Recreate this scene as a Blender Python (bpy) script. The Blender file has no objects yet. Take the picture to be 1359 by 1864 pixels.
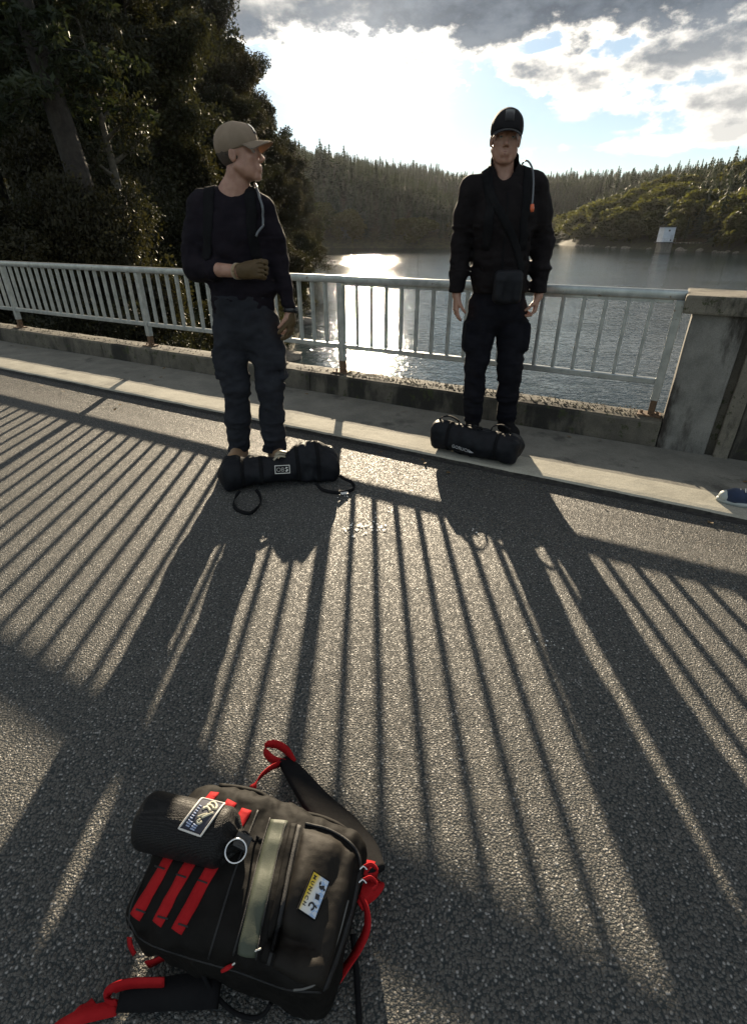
import bpy, bmesh, math, random
import numpy as np
from mathutils import Vector, Matrix, Euler
from mathutils.bvhtree import BVHTree

# ------------------------------------------------------------------ camera, sky, sun, exposure
scene = bpy.context.scene
COL = scene.collection
CAM_H = 1.40
PITCH = math.atan(510 / 930.0)
cam_d = bpy.data.cameras.new('camera')
cam = bpy.data.objects.new('camera', cam_d)
COL.objects.link(cam)
cam.location = (0, 0, CAM_H)
cam.rotation_euler = (math.pi / 2 - PITCH, 0, 0)
cam_d.sensor_fit = 'VERTICAL'
cam_d.sensor_height = 36
cam_d.lens = 36 * 930 / 1864
cam_d.clip_start = 0.02
cam_d.clip_end = 6000
scene.camera = cam

SUN_EL = math.radians(14.3)
SUN_AZ = math.radians(-0.6)            # measured from +Y towards +X
SUN_DIR = Vector((math.sin(SUN_AZ) * math.cos(SUN_EL), math.cos(SUN_AZ) * math.cos(SUN_EL), math.sin(SUN_EL)))
sun_d = bpy.data.lights.new('sun', 'SUN')
sun_d.energy = 5.0
sun_d.angle = math.radians(0.5)
sun_d.color = (1.0, 0.83, 0.60)
sun = bpy.data.objects.new('sun', sun_d)
COL.objects.link(sun)
sun.rotation_euler = SUN_DIR.to_track_quat('Z', 'Y').to_euler()
sun.location = SUN_DIR * 60

scene.view_settings.view_transform = 'Standard'
scene.view_settings.look = 'None'
scene.view_settings.gamma = 1
scene.view_settings.use_curve_mapping = False
scene.view_settings.exposure = 1.45
scene.render.engine = 'CYCLES'
scene.cycles.use_denoising = True
scene.cycles.max_bounces = 8
scene.cycles.transparent_max_bounces = 12
scene.cycles.sample_clamp_indirect = 4.0
scene.cycles.volume_bounces = 0

class NT:
    """small helper for building node trees"""
    def __init__(self, tree):
        self.t = tree; self.n = tree.nodes; self.l = tree.links
    def node(self, typ, **kw):
        nd = self.n.new(typ)
        for k, v in kw.items():
            setattr(nd, k, v)
        return nd
    def set(self, sock, v):
        if isinstance(v, bpy.types.NodeSocket): self.l.new(v, sock)
        elif v is not None:
            if hasattr(sock, 'default_value'):
                dv = sock.default_value
                if hasattr(dv, '__len__') and not hasattr(v, '__len__'): v = (v,) * len(dv)
                if hasattr(dv, '__len__') and len(dv) == 4 and len(v) == 3: v = tuple(v) + (1,)
                sock.default_value = v
    def math(self, op, a, b=None, c=None, clamp=False):
        nd = self.node('ShaderNodeMath', operation=op, use_clamp=clamp)
        self.set(nd.inputs[0], a)
        if b is not None: self.set(nd.inputs[1], b)
        if c is not None: self.set(nd.inputs[2], c)
        return nd.outputs[0]
    def vmath(self, op, a, b=None, out=0):
        nd = self.node('ShaderNodeVectorMath', operation=op)
        self.set(nd.inputs[0], a)
        if b is not None: self.set(nd.inputs[1], b)
        return nd.outputs[out]
    def mix(self, fac, a, b, blend='MIX'):
        nd = self.node('ShaderNodeMix', data_type='RGBA', blend_type=blend)
        self.set(nd.inputs[0], fac); self.set(nd.inputs[6], a); self.set(nd.inputs[7], b)
        return nd.outputs[2]
    def noise(self, vec, scale, detail=3, rough=.5, out=0, dist=0.0):
        nd = self.node('ShaderNodeTexNoise')
        self.set(nd.inputs['Vector'], vec)
        nd.inputs['Scale'].default_value = scale; nd.inputs['Detail'].default_value = detail
        nd.inputs['Roughness'].default_value = rough; nd.inputs['Distortion'].default_value = dist
        return nd.outputs[out]
    def ramp(self, v, lo, hi, a=0., b=1., smooth=True):
        nd = self.node('ShaderNodeMapRange', interpolation_type='SMOOTHSTEP' if smooth else 'LINEAR')
        self.set(nd.inputs[0], v)
        for i, x in enumerate((lo, hi, a, b)): nd.inputs[i + 1].default_value = x
        return nd.outputs[0]
    def coord(self, which='Object'):
        return self.node('ShaderNodeTexCoord').outputs[which]
    def mapping(self, vec, scale=(1, 1, 1), rot=(0, 0, 0), loc=(0, 0, 0)):
        nd = self.node('ShaderNodeMapping')
        self.set(nd.inputs[0], vec); nd.inputs['Scale'].default_value = scale
        nd.inputs['Rotation'].default_value = rot; nd.inputs['Location'].default_value = loc
        return nd.outputs[0]
    def bump(self, h, strength=1., distance=.01, normal=None):
        nd = self.node('ShaderNodeBump')
        nd.inputs['Strength'].default_value = strength; nd.inputs['Distance'].default_value = distance
        self.set(nd.inputs['Height'], h)
        if normal is not None: self.l.new(normal, nd.inputs['Normal'])
        return nd.outputs[0]

world = bpy.data.worlds.new('World'); scene.world = world
world.use_nodes = True
def build_world():
    w = NT(world.node_tree); w.n.clear()
    d = w.node('ShaderNodeTexCoord').outputs['Generated']
    sky = w.node('ShaderNodeTexSky', sky_type='NISHITA')
    sky.sun_disc = False
    sky.sun_elevation = SUN_EL
    sky.sun_rotation = SUN_AZ
    sky.altitude = 300; sky.air_density = 1.0; sky.dust_density = 0.03; sky.ozone_density = 1.6
    sep = w.node('ShaderNodeSeparateXYZ'); w.l.new(d, sep.inputs[0])
    x, y, z = sep.outputs
    skyc = w.mix(1.0, sky.outputs[0], (SKY_K, SKY_K, SKY_K), 'MULTIPLY')
    cosg = w.math('MAXIMUM', w.vmath('DOT_PRODUCT', d, tuple(SUN_DIR), out=1), 0.0)
    # bright aureole of thin cloud round the veiled sun
    g1 = w.math('MULTIPLY', w.math('POWER', cosg, 60.0), 0.10)
    g2 = w.math('MULTIPLY', w.math('POWER', cosg, 300.0), 0.6)
    glow = w.math('ADD', g1, g2)
    # cloud layer: a grey deck above about 15 degrees, broken cumulus below it
    zz = w.math('ADD', w.math('MAXIMUM', z, 0.0), 0.12)
    comb = w.node('ShaderNodeCombineXYZ')
    w.set(comb.inputs[0], w.math('DIVIDE', x, zz)); w.set(comb.inputs[1], w.math('DIVIDE', y, zz))
    p = comb.outputs[0]
    big = w.noise(w.mapping(p, loc=(3.2, 1.7, 0)), 0.9, 6, .58)
    puff = w.noise(w.mapping(d, scale=(1, 1, 1.9), loc=(.31, .12, .05)), 13.0, 8, .62)
    deck = w.ramp(w.math('ADD', z, w.math('MULTIPLY', w.math('SUBTRACT', puff, .5), .10)), 0.206, 0.262, -0.16, 0.34)
    ahead = w.ramp(y, -.25, .45, -.10, 0.0)      # the sky clears behind the camera, where the shadows get their blue
    dens = w.math('ADD', w.math('ADD', w.math('ADD', w.math('MULTIPLY', big, .6), w.math('MULTIPLY', puff, .4)), w.math('MULTIPLY', deck, w.ramp(y, -.2, .5, .15, 1.0))), ahead)
    mid = w.noise(w.mapping(d, scale=(1, 1, 2.6), loc=(.7, .2, .4)), 6.0, 4, .55, dist=.3)
    rough = w.math('ADD', w.math('MULTIPLY', w.math('SUBTRACT', puff, .5), 2.6), w.math('MULTIPLY', w.math('SUBTRACT', mid, .5), 2.4))
    for (cx_, cy_, rx, ry, k) in CLOUDS:
        D = Vector(ray0(cx_, cy_)).normalized(); T = D.cross(Vector((0, 0, 1))).normalized(); U = T.cross(D)
        a = w.math('MULTIPLY', w.vmath('DOT_PRODUCT', d, tuple(T), out=1), 1 / rx)
        b = w.math('MULTIPLY', w.vmath('DOT_PRODUCT', d, tuple(U), out=1), 1 / ry)
        r = w.math('SQRT', w.math('ADD', w.math('MULTIPLY', a, a), w.math('MULTIPLY', b, b)))
        f = w.math('ADD', w.math('SUBTRACT', 1.0, r), rough)
        f = w.math('MULTIPLY', w.ramp(f, 0.0, 1.0, 0.40, k, False), w.math('GREATER_THAN', w.vmath('DOT_PRODUCT', d, tuple(D), out=1), 0.0))
        dens = w.math('MAXIMUM', dens, f)
    cov = w.ramp(dens, 0.44, 0.58)
    core = w.ramp(dens, 0.52, 0.80)
    warm = w.math('POWER', cosg, 9.0)
    edge = w.mix(warm, (0.40, 0.39, 0.365), (0.55, 0.52, 0.46))
    dark = w.mix(w.ramp(puff, .35, .65), (0.040, 0.051, 0.066), (0.088, 0.103, 0.122))
    dark = w.mix(w.ramp(z, .15, .26), w.mix(w.ramp(puff, .35, .65), (0.085, 0.092, 0.102), (0.165, 0.170, 0.172)), dark)
    cl = w.mix(core, edge, dark)
    skyc = w.mix(0.34, skyc, (0.27, 0.29, 0.29))      # thin veil of high cloud
    out = w.mix(cov, skyc, cl)
    gc = w.node('ShaderNodeCombineXYZ')
    w.set(gc.inputs[0], glow); w.set(gc.inputs[1], w.math('MULTIPLY', glow, .97)); w.set(gc.inputs[2], w.math('MULTIPLY', glow, .91))
    thin = w.math('SUBTRACT', 1.0, w.math('MULTIPLY', core, 0.90))
    gg = w.mix(1.0, gc.outputs[0], thin, 'MULTIPLY')
    final = w.mix(1.0, out, gg, 'ADD')
    bg = w.node('ShaderNodeBackground'); w.l.new(final, bg.inputs[0]); bg.inputs[1].default_value = 1.0
    o = w.node('ShaderNodeOutputWorld'); w.l.new(bg.outputs[0], o.inputs[0])
# clouds low in the sky ahead: bearing/height given as a sight line, angular half-sizes, thickness
CLOUDS = [(1062, 170, .040, .026, .58), (1045, 215, .050, .016, .53), (1270, 190, .150, .034, .74), (1215, 262, .25, .018, .60),
          (1210, 100, .36, .040, .80), (905, 92, .10, .028, .56), (545, 150, .060, .030, .64), (690, 262, .10, .008, .50), (1130, 240, .06, .008, .52), (1330, 240, .10, .03, .66)]
def ray0(px, py):
    u = (px - 680) / 930.0; v = (932 - py) / 930.0
    return (u, math.cos(PITCH) + v * math.sin(PITCH), -math.sin(PITCH) + v * math.cos(PITCH))
SKY_K = 0.05
build_world()

# ------------------------------------------------------------------ general helpers
rng = np.random.default_rng(7)
random.seed(7)
F0 = 930.0
def ray(px, py):
    u = (px - 680) / F0; v = (932 - py) / F0
    return np.array([u, math.cos(PITCH) + v * math.sin(PITCH), -math.sin(PITCH) + v * math.cos(PITCH)])
def P(px, py, Y):
    d = ray(px, py); return np.array([0, 0, CAM_H]) + d * (Y / d[1])
def G(px, py, z=0.0):
    d = ray(px, py); return np.array([0, 0, CAM_H]) + d * ((z - CAM_H) / d[2])
A = math.radians(60.8)
ER = np.array([-math.sin(A), math.cos(A), 0.0])      # along the railing, away to the left
EN = np.array([math.cos(A), math.sin(A), 0.0])       # across, towards the lake
EZ = np.array([0, 0, 1.0])
def RN(r, n, z): return ER * r + EN * n + EZ * z

def mesh_from(name, V, F, mats=None, midx=None, smooth=True):
    me = bpy.data.meshes.new(name)
    V = np.asarray(V, dtype=np.float32)
    if isinstance(F, np.ndarray) and F.ndim == 2:
        k = F.shape[1]; nf = F.shape[0]
        me.vertices.add(len(V)); me.vertices.foreach_set('co', V.ravel())
        me.loops.add(nf * k); me.loops.foreach_set('vertex_index', F.astype(np.int32).ravel())
        me.polygons.add(nf)
        me.polygons.foreach_set('loop_start', np.arange(0, nf * k, k, dtype=np.int32))
        try: me.polygons.foreach_set('loop_total', np.full(nf, k, dtype=np.int32))
        except Exception: pass
    else:
        me.from_pydata([tuple(v) for v in V], [], [tuple(int(i) for i in f) for f in F])
        nf = len(F)
    me.update(calc_edges=True)
    me.validate()
    if mats is not None:
        for m in (mats if isinstance(mats, (list, tuple)) else [mats]): me.materials.append(m)
    if midx is not None and len(me.polygons) == len(midx):
        me.polygons.foreach_set('material_index', np.asarray(midx, dtype=np.int32))
    me.polygons.foreach_set('use_smooth', np.full(len(me.polygons), bool(smooth)))
    me.update()
    return me

def world_mat(o):
    m = o.matrix_basis.copy()
    while o.parent is not None:
        o = o.parent; m = o.matrix_basis @ m
    return m

def link(name, data, parent=None, label=None, cat=None, group=None, kind=None):
    o = bpy.data.objects.new(name, data); COL.objects.link(o)
    if parent is not None: o.parent = parent
    if label: o['label'] = label
    if cat: o['category'] = cat
    if group: o['group'] = group
    if kind: o['kind'] = kind
    return o

def obj(name, V, F, mat, parent=None, smooth=True, loc=None, midx=None, **tags):
    """V in world coordinates; stored relative to the parent (or to loc)."""
    V = np.asarray(V, dtype=np.float64)
    if parent is not None:
        M = np.array(world_mat(parent).inverted())
        V = V @ M[:3, :3].T + M[:3, 3]
    elif loc is not None:
        V = V - np.asarray(loc)
    o = link(name, mesh_from(name, V, F, mat, midx, smooth), parent, **tags)
    if parent is None and loc is not None: o.location = loc
    return o

def thing(name, loc, label, cat, rz=0.0, group=None):
    o = link(name, None, None, label, cat, group)
    o.location = tuple(loc); o.rotation_euler = (0, 0, rz); o.empty_display_size = .1
    return o

class MB:
    def __init__(self): self.V = []; self.F = []
    def add(self, V, F):
        b = len(self.V)
        self.V.extend([tuple(v) for v in V]); self.F.extend([tuple(i + b for i in f) for f in F])
        return self
    def box(self, c, ax, ay, az, bevel=0.0):
        """box centred at c with half-vectors; chamfered along its edges when bevel > 0"""
        c, ax, ay, az = (np.asarray(q, float) for q in (c, ax, ay, az))
        if bevel <= 0:
            V = [c + sx * ax + sy * ay + sz * az for sz in (-1, 1) for sy in (-1, 1) for sx in (-1, 1)]
            F = [(0, 2, 3, 1), (4, 5, 7, 6), (0, 1, 5, 4), (2, 6, 7, 3), (0, 4, 6, 2), (1, 3, 7, 5)]
            if np.dot(np.cross(ax, ay), az) < 0: F = [f[::-1] for f in F]
            return self.add(V, F)
        bm = bmesh.new()
        bmesh.ops.create_cube(bm, size=2)
        L = [np.linalg.norm(q) for q in (ax, ay, az)]
        for v in bm.verts: v.co = (v.co.x * L[0], v.co.y * L[1], v.co.z * L[2])
        bmesh.ops.bevel(bm, geom=bm.edges[:], offset=min(bevel, .45 * min(L) * 2), segments=2, profile=.6, affect='EDGES')
        R = np.array([ax / L[0], ay / L[1], az / L[2]])
        bm.verts.index_update()
        V = [c + np.array(v.co) @ R for v in bm.verts]
        F = [tuple(v.index for v in f.verts) for f in bm.faces]
        bm.free()
        if np.dot(np.cross(ax, ay), az) < 0: F = [f[::-1] for f in F]
        return self.add(V, F)
    def tube(self, pts, r, n=8, cap=True, flat=None):
        pts = np.asarray(pts, float); m = len(pts)
        rr = np.full(m, r) if np.isscalar(r) else np.asarray(r, float)
        T = np.gradient(pts, axis=0); T /= np.linalg.norm(T, axis=1)[:, None] + 1e-12
        up = np.array([0, 0, 1.]) if abs(T[0][2]) < .9 else np.array([1., 0, 0])
        a = np.cross(T[0], up); a /= np.linalg.norm(a)
        V = []
        for i in range(m):
            a = a - T[i] * np.dot(a, T[i]); a /= np.linalg.norm(a)
            b = np.cross(T[i], a)
            for k in range(n):
                t = 2 * math.pi * k / n
                V.append(pts[i] + rr[i] * (math.cos(t) * a + math.sin(t) * b))
        F = [(i * n + k, i * n + (k + 1) % n, (i + 1) * n + (k + 1) % n, (i + 1) * n + k) for i in range(m - 1) for k in range(n)]
        if cap:
            F.append(tuple(range(n))[::-1]); F.append(tuple((m - 1) * n + k for k in range(n)))
        return self.add(V, F)
    def ribbon(self, pts, side, width, thick):
        """strap of rectangular section; side = list of unit vectors across the strap"""
        pts = np.asarray(pts, float); side = np.asarray(side, float)
        if side.ndim == 1: side = np.tile(side, (len(pts), 1))
        T = np.gradient(pts, axis=0); T /= np.linalg.norm(T, axis=1)[:, None] + 1e-12
        side = side - T * np.sum(side * T, axis=1)[:, None]
        side /= np.linalg.norm(side, axis=1)[:, None] + 1e-12
        N = np.cross(T, side)
        w = (np.full(len(pts), width) if np.isscalar(width) else np.asarray(width, float))[:, None] / 2
        V = []
        for i in range(len(pts)):
            for s, t in ((-1, -1), (1, -1), (1, 1), (-1, 1)):
                V.append(pts[i] + s * side[i] * w[i] + t * N[i] * thick / 2)
        n = 4
        F = [(i * n + k, i * n + (k + 1) % n, (i + 1) * n + (k + 1) % n, (i + 1) * n + k) for i in range(len(pts) - 1) for k in range(n)]
        F.append((3, 2, 1, 0)); e = (len(pts) - 1) * n; F.append((e, e + 1, e + 2, e + 3))
        return self.add(V, F)
    def make(self, name, mat, parent=None, smooth=False, **kw):
        return obj(name, self.V, self.F, mat, parent, smooth, **kw)

def smooth_path(pts, n=24):
    """Catmull-Rom through pts"""
    pts = np.asarray(pts, float)
    Q = np.vstack([2 * pts[0] - pts[1], pts, 2 * pts[-1] - pts[-2]])
    out = []
    segs = len(pts) - 1
    for s in np.linspace(0, segs - 1e-9, n):
        i = int(s); t = s - i
        p0, p1, p2, p3 = Q[i], Q[i + 1], Q[i + 2], Q[i + 3]
        out.append(.5 * ((2 * p1) + (-p0 + p2) * t + (2 * p0 - 5 * p1 + 4 * p2 - p3) * t ** 2 + (-p0 + 3 * p1 - 3 * p2 + p3) * t ** 3))
    return np.array(out)

# value noise for shapes
_H = rng.random((64, 64, 64)).astype(np.float32)
def vnoise(X, Y, Z):
    X, Y, Z = np.broadcast_arrays(np.asarray(X, np.float32), np.asarray(Y, np.float32), np.asarray(Z, np.float32))
    xi, yi, zi = np.floor(X).astype(np.int32), np.floor(Y).astype(np.int32), np.floor(Z).astype(np.int32)
    fx, fy, fz = X - xi, Y - yi, Z - zi
    fx = fx * fx * (3 - 2 * fx); fy = fy * fy * (3 - 2 * fy); fz = fz * fz * (3 - 2 * fz)
    a, b, c = xi & 63, yi & 63, zi & 63
    a1, b1, c1 = (a + 1) & 63, (b + 1) & 63, (c + 1) & 63
    l = lambda p, q, t: p + (q - p) * t
    return l(l(l(_H[a, b, c], _H[a1, b, c], fx), l(_H[a, b1, c], _H[a1, b1, c], fx), fy),
             l(l(_H[a, b, c1], _H[a1, b, c1], fx), l(_H[a, b1, c1], _H[a1, b1, c1], fx), fy), fz) * 2 - 1
def fbm(X, Y, Z, o=3):
    s = 0; a = 1.0; f = 1.0; n = 0
    for i in range(o):
        s = s + a * vnoise(X * f + 17.3 * i, Y * f + 5.1 * i, Z * f + 9.7 * i); n += a; a *= .5; f *= 2.03
    return s / n

# signed-distance sculpting on a grid, meshed with surface nets
class Sdf:
    def __init__(self, lo, hi, h):
        self.lo = np.asarray(lo, float); self.h = h
        self.n = np.ceil((np.asarray(hi, float) - self.lo) / h).astype(int) + 1
        self.F = np.full(self.n, 1.0, np.float32)
        self.ax = [(self.lo[i] + h * np.arange(self.n[i])).astype(np.float32) for i in range(3)]
    def sub(self, lo, hi):
        s = []
        for i in range(3):
            a = int(max(0, math.floor((lo[i] - self.lo[i]) / self.h))); b = int(min(self.n[i], math.ceil((hi[i] - self.lo[i]) / self.h) + 1))
            s.append(slice(a, max(a, b)))
        s = tuple(s)
        return s, self.ax[0][s[0]][:, None, None], self.ax[1][s[1]][None, :, None], self.ax[2][s[2]][None, None, :]
    def put(self, s, d, k, op):
        if d.size == 0: return
        a = self.F[s]
        if op == 'add':
            if k <= 0: self.F[s] = np.minimum(a, d)
            else:
                h = np.clip(.5 + .5 * (d - a) / k, 0, 1); self.F[s] = d + (a - d) * h - k * h * (1 - h)
        elif op == 'cut':
            d = -d
            if k <= 0: self.F[s] = np.maximum(a, d)
            else:
                h = np.clip(.5 - .5 * (d - a) / k, 0, 1); self.F[s] = d + (a - d) * h + k * h * (1 - h)
    def cone(self, p, r, q, r2, k=.02, op='add', sq=None, sf=1.0):
        p = np.asarray(p, float); q = np.asarray(q, float); m = max(r, r2) * max(1, 1 / sf if sf < 1 else 1) * (sf if sf > 1 else 1) + k + 3 * self.h
        s, X, Y, Z = self.sub(np.minimum(p, q) - m, np.maximum(p, q) + m)
        X = X - p[0]; Y = Y - p[1]; Z = Z - p[2]; B = q - p
        if sq is not None:       # widen by sf along the direction sq
            u = np.asarray(sq, float); u = u / np.linalg.norm(u); g = 1 / sf - 1
            w = X * u[0] + Y * u[1] + Z * u[2]
            X = X + g * w * u[0]; Y = Y + g * w * u[1]; Z = Z + g * w * u[2]
            B = B + g * (B @ u) * u
        L = B @ B + 1e-12
        t = np.clip((X * B[0] + Y * B[1] + Z * B[2]) / L, 0, 1)
        d = np.sqrt((X - t * B[0]) ** 2 + (Y - t * B[1]) ** 2 + (Z - t * B[2]) ** 2) - (r + (r2 - r) * t)
        if sq is not None and sf < 1: d = d * max(sf, .5)
        self.put(s, d, k, op)
    def cyl(self, p, q, r, rnd, k=.01, op='add'):
        """flat-ended cylinder with rounded edges"""
        p = np.asarray(p, float); q = np.asarray(q, float); m = r + k + 3 * self.h
        s, X, Y, Z = self.sub(np.minimum(p, q) - m, np.maximum(p, q) + m)
        B = q - p; L = np.linalg.norm(B); B = B / L; c = (p + q) / 2
        X = X - c[0]; Y = Y - c[1]; Z = Z - c[2]
        a = X * B[0] + Y * B[1] + Z * B[2]
        rr = np.sqrt(np.maximum(X * X + Y * Y + Z * Z - a * a, 0)) - (r - rnd); aa = np.abs(a) - (L / 2 - rnd)
        d = np.sqrt(np.maximum(rr, 0) ** 2 + np.maximum(aa, 0) ** 2) + np.minimum(np.maximum(rr, aa), 0) - rnd
        self.put(s, d, k, op)
    def ell(self, c, rad, R=None, k=.01, op='add'):
        c = np.asarray(c, float); rad = np.asarray(rad, float); m = rad.max() + k + 3 * self.h
        s, X, Y, Z = self.sub(c - m, c + m)
        X = X - c[0]; Y = Y - c[1]; Z = Z - c[2]
        if R is None: R = np.eye(3)
        q = [X * R[0][i] + Y * R[1][i] + Z * R[2][i] for i in range(3)]      # columns of R = local axes
        k0 = np.sqrt((q[0] / rad[0]) ** 2 + (q[1] / rad[1]) ** 2 + (q[2] / rad[2]) ** 2)
        k1 = np.sqrt((q[0] / rad[0] ** 2) ** 2 + (q[1] / rad[1] ** 2) ** 2 + (q[2] / rad[2] ** 2) ** 2) + 1e-9
        self.put(s, k0 * (k0 - 1) / k1, k, op)
    def box(self, c, half, rnd, R=None, k=.01, op='add', wob=0.0, wf=10.0):
        c = np.asarray(c, float); half = np.asarray(half, float); m = np.linalg.norm(half) + k + 3 * self.h
        s, X, Y, Z = self.sub(c - m, c + m)
        X = X - c[0]; Y = Y - c[1]; Z = Z - c[2]
        if R is None: R = np.eye(3)
        q = [np.abs(X * R[0][i] + Y * R[1][i] + Z * R[2][i]) - (half[i] - rnd) for i in range(3)]
        d = np.sqrt(sum(np.maximum(a, 0) ** 2 for a in q)) + np.minimum(np.maximum(q[0], np.maximum(q[1], q[2])), 0) - rnd
        self.put(s, d, k, op)
    def plane(self, c, n, k=0.0):
        """remove everything on the side n points to"""
        n = np.asarray(n, float); n /= np.linalg.norm(n); c = np.asarray(c, float)
        X, Y, Z = self.ax[0][:, None, None], self.ax[1][None, :, None], self.ax[2][None, None, :]
        d = -((X - c[0]) * n[0] + (Y - c[1]) * n[1] + (Z - c[2]) * n[2])
        self.put((slice(None),) * 3, d, k, 'cut')
    def grid(self):
        return self.ax[0][:, None, None], self.ax[1][None, :, None], self.ax[2][None, None, :]
    def wrinkle(self, amp, freq, o=2, lo=None, hi=None, seed=0.0, warp=None):
        X, Y, Z = self.grid() if lo is None else self.sub(lo, hi)[1:]
        s = (slice(None),) * 3 if lo is None else self.sub(lo, hi)[0]
        f = np.broadcast_to(np.asarray(freq, float), (3,))
        near = np.abs(self.F[s]) < .06
        Xb, Yb, Zb = np.broadcast_arrays(X, Y, Z)
        x, y, z = Xb[near], Yb[near], Zb[near]
        if warp: z = z + warp * vnoise(x * 5, y * 5, z * 5)
        sub = self.F[s]
        sub[near] += (amp * fbm(x * f[0] + seed, y * f[1] + seed * .7, z * f[2] + seed * 1.3, o)).astype(np.float32)
        self.F[s] = sub
    def mesh(self):
        F = self.F; h = self.h; S = F < 0
        n = np.array(F.shape); cn = n - 1
        ids = []; pos = []; quads = []
        cid = lambda i, j, k: (i * cn[1] + j) * cn[2] + k
        for a in range(3):
            b, c = (a + 1) % 3, (a + 2) % 3
            s0 = [slice(None)] * 3; s1 = [slice(None)] * 3
            s0[a] = slice(0, -1); s1[a] = slice(1, None)
            e = np.argwhere(S[tuple(s0)] != S[tuple(s1)])
            if len(e) == 0: continue
            ok = (e[:, b] > 0) & (e[:, c] > 0) & (e[:, b] < n[b] - 1) & (e[:, c] < n[c] - 1)
            e = e[ok]
            e1 = e.copy(); e1[:, a] += 1
            f0 = F[e[:, 0], e[:, 1], e[:, 2]]; f1 = F[e1[:, 0], e1[:, 1], e1[:, 2]]
            t = f0 / (f0 - f1)
            p = e.astype(np.float64); p[:, a] += t
            q = []
            for (db, dc) in ((-1, -1), (0, -1), (0, 0), (-1, 0)):
                g = e.copy(); g[:, b] += db; g[:, c] += dc
                gi = cid(g[:, 0], g[:, 1], g[:, 2]); q.append(gi); ids.append(gi); pos.append(p)
            q = np.stack(q, 1)
            flip = ~(f0 < 0)
            q[flip] = q[flip][:, ::-1]
            quads.append(q)
        ids = np.concatenate(ids); pos = np.concatenate(pos); quads = np.concatenate(quads)
        u, inv = np.unique(ids, return_inverse=True)
        cnt = np.bincount(inv)
        V = np.stack([np.bincount(inv, pos[:, i]) / cnt for i in range(3)], 1) * h + self.lo
        Q = np.searchsorted(u, quads.ravel()).reshape(quads.shape)
        return V, Q
    def make(self, name, mat, parent=None, smooth=True, relax=1, **kw):
        V, Q = self.mesh()
        for _ in range(relax):
            V = relax_mesh(V, Q)
        o = obj(name, V, Q, mat, parent, smooth, **kw)
        o_bvh[o.name] = (V, Q)
        return o
o_bvh = {}
def relax_mesh(V, Q, lam=.5):
    n = len(V); s = np.zeros_like(V); c = np.zeros(n)
    for a, b in ((0, 1), (1, 2), (2, 3), (3, 0)):
        for i in range(3):
            s[:, i] += np.bincount(Q[:, a], V[Q[:, b], i], n) + np.bincount(Q[:, b], V[Q[:, a], i], n)
        c += np.bincount(Q[:, a], minlength=n) + np.bincount(Q[:, b], minlength=n)
    return V + lam * (s / np.maximum(c, 1)[:, None] - V)
def bvh_of(*objs):
    Vs = []; Qs = []; b = 0
    for o in objs:
        V, Q = o_bvh[o.name]; Vs.append(V); Qs.append(Q + b); b += len(V)
    return BVHTree.FromPolygons([tuple(v) for v in np.vstack(Vs)], [tuple(int(i) for i in q) for q in np.vstack(Qs)])
def cast(bvh, px, py):
    d = ray(px, py); d = d / np.linalg.norm(d)
    h = bvh.ray_cast(Vector((0, 0, CAM_H)), Vector(d))
    if h[0] is None: return None
    return np.array(h[0]), np.array(h[1])
def surf_strip(mb, bvh, pts, width, lift, cols=3, side_hint=None):
    """flat strip lying on a surface: rows of points re-projected to it"""
    pts = np.asarray(pts, float); T = np.gradient(pts, axis=0)
    V = []
    for i, p in enumerate(pts):
        loc, nrm, _, _ = bvh.find_nearest(Vector(p)); n = np.array(nrm)
        t = T[i] / (np.linalg.norm(T[i]) + 1e-12)
        s = np.cross(n, t); s /= np.linalg.norm(s) + 1e-12
        wd = width if np.isscalar(width) else width[i]
        for c in range(cols):
            q = np.array(loc) + s * wd * (c / (cols - 1) - .5)
            l2, n2, _, _ = bvh.find_nearest(Vector(q))
            V.append(np.array(l2) + np.array(n2) * lift)
    m = len(pts)
    top = len(V)
    N = []
    F = [(i * cols + c, i * cols + c + 1, (i + 1) * cols + c + 1, (i + 1) * cols + c) for i in range(m - 1) for c in range(cols - 1)]
    # skirt down to the surface so the strip has thickness
    ring = [c for c in range(cols)] + [i * cols + cols - 1 for i in range(1, m)] + [(m - 1) * cols + c for c in range(cols - 2, -1, -1)] + [i * cols for i in range(m - 2, 0, -1)]
    low = []
    for r in ring:
        l2, n2, _, _ = bvh.find_nearest(Vector(V[r])); low.append(np.array(l2) - np.array(n2) * .001)
    b = len(V); V = V + low
    k = len(ring)
    F += [(ring[j], b + j, b + (j + 1) % k, ring[(j + 1) % k]) for j in range(k)]
    mb.add(V, F)
    return mb
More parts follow.
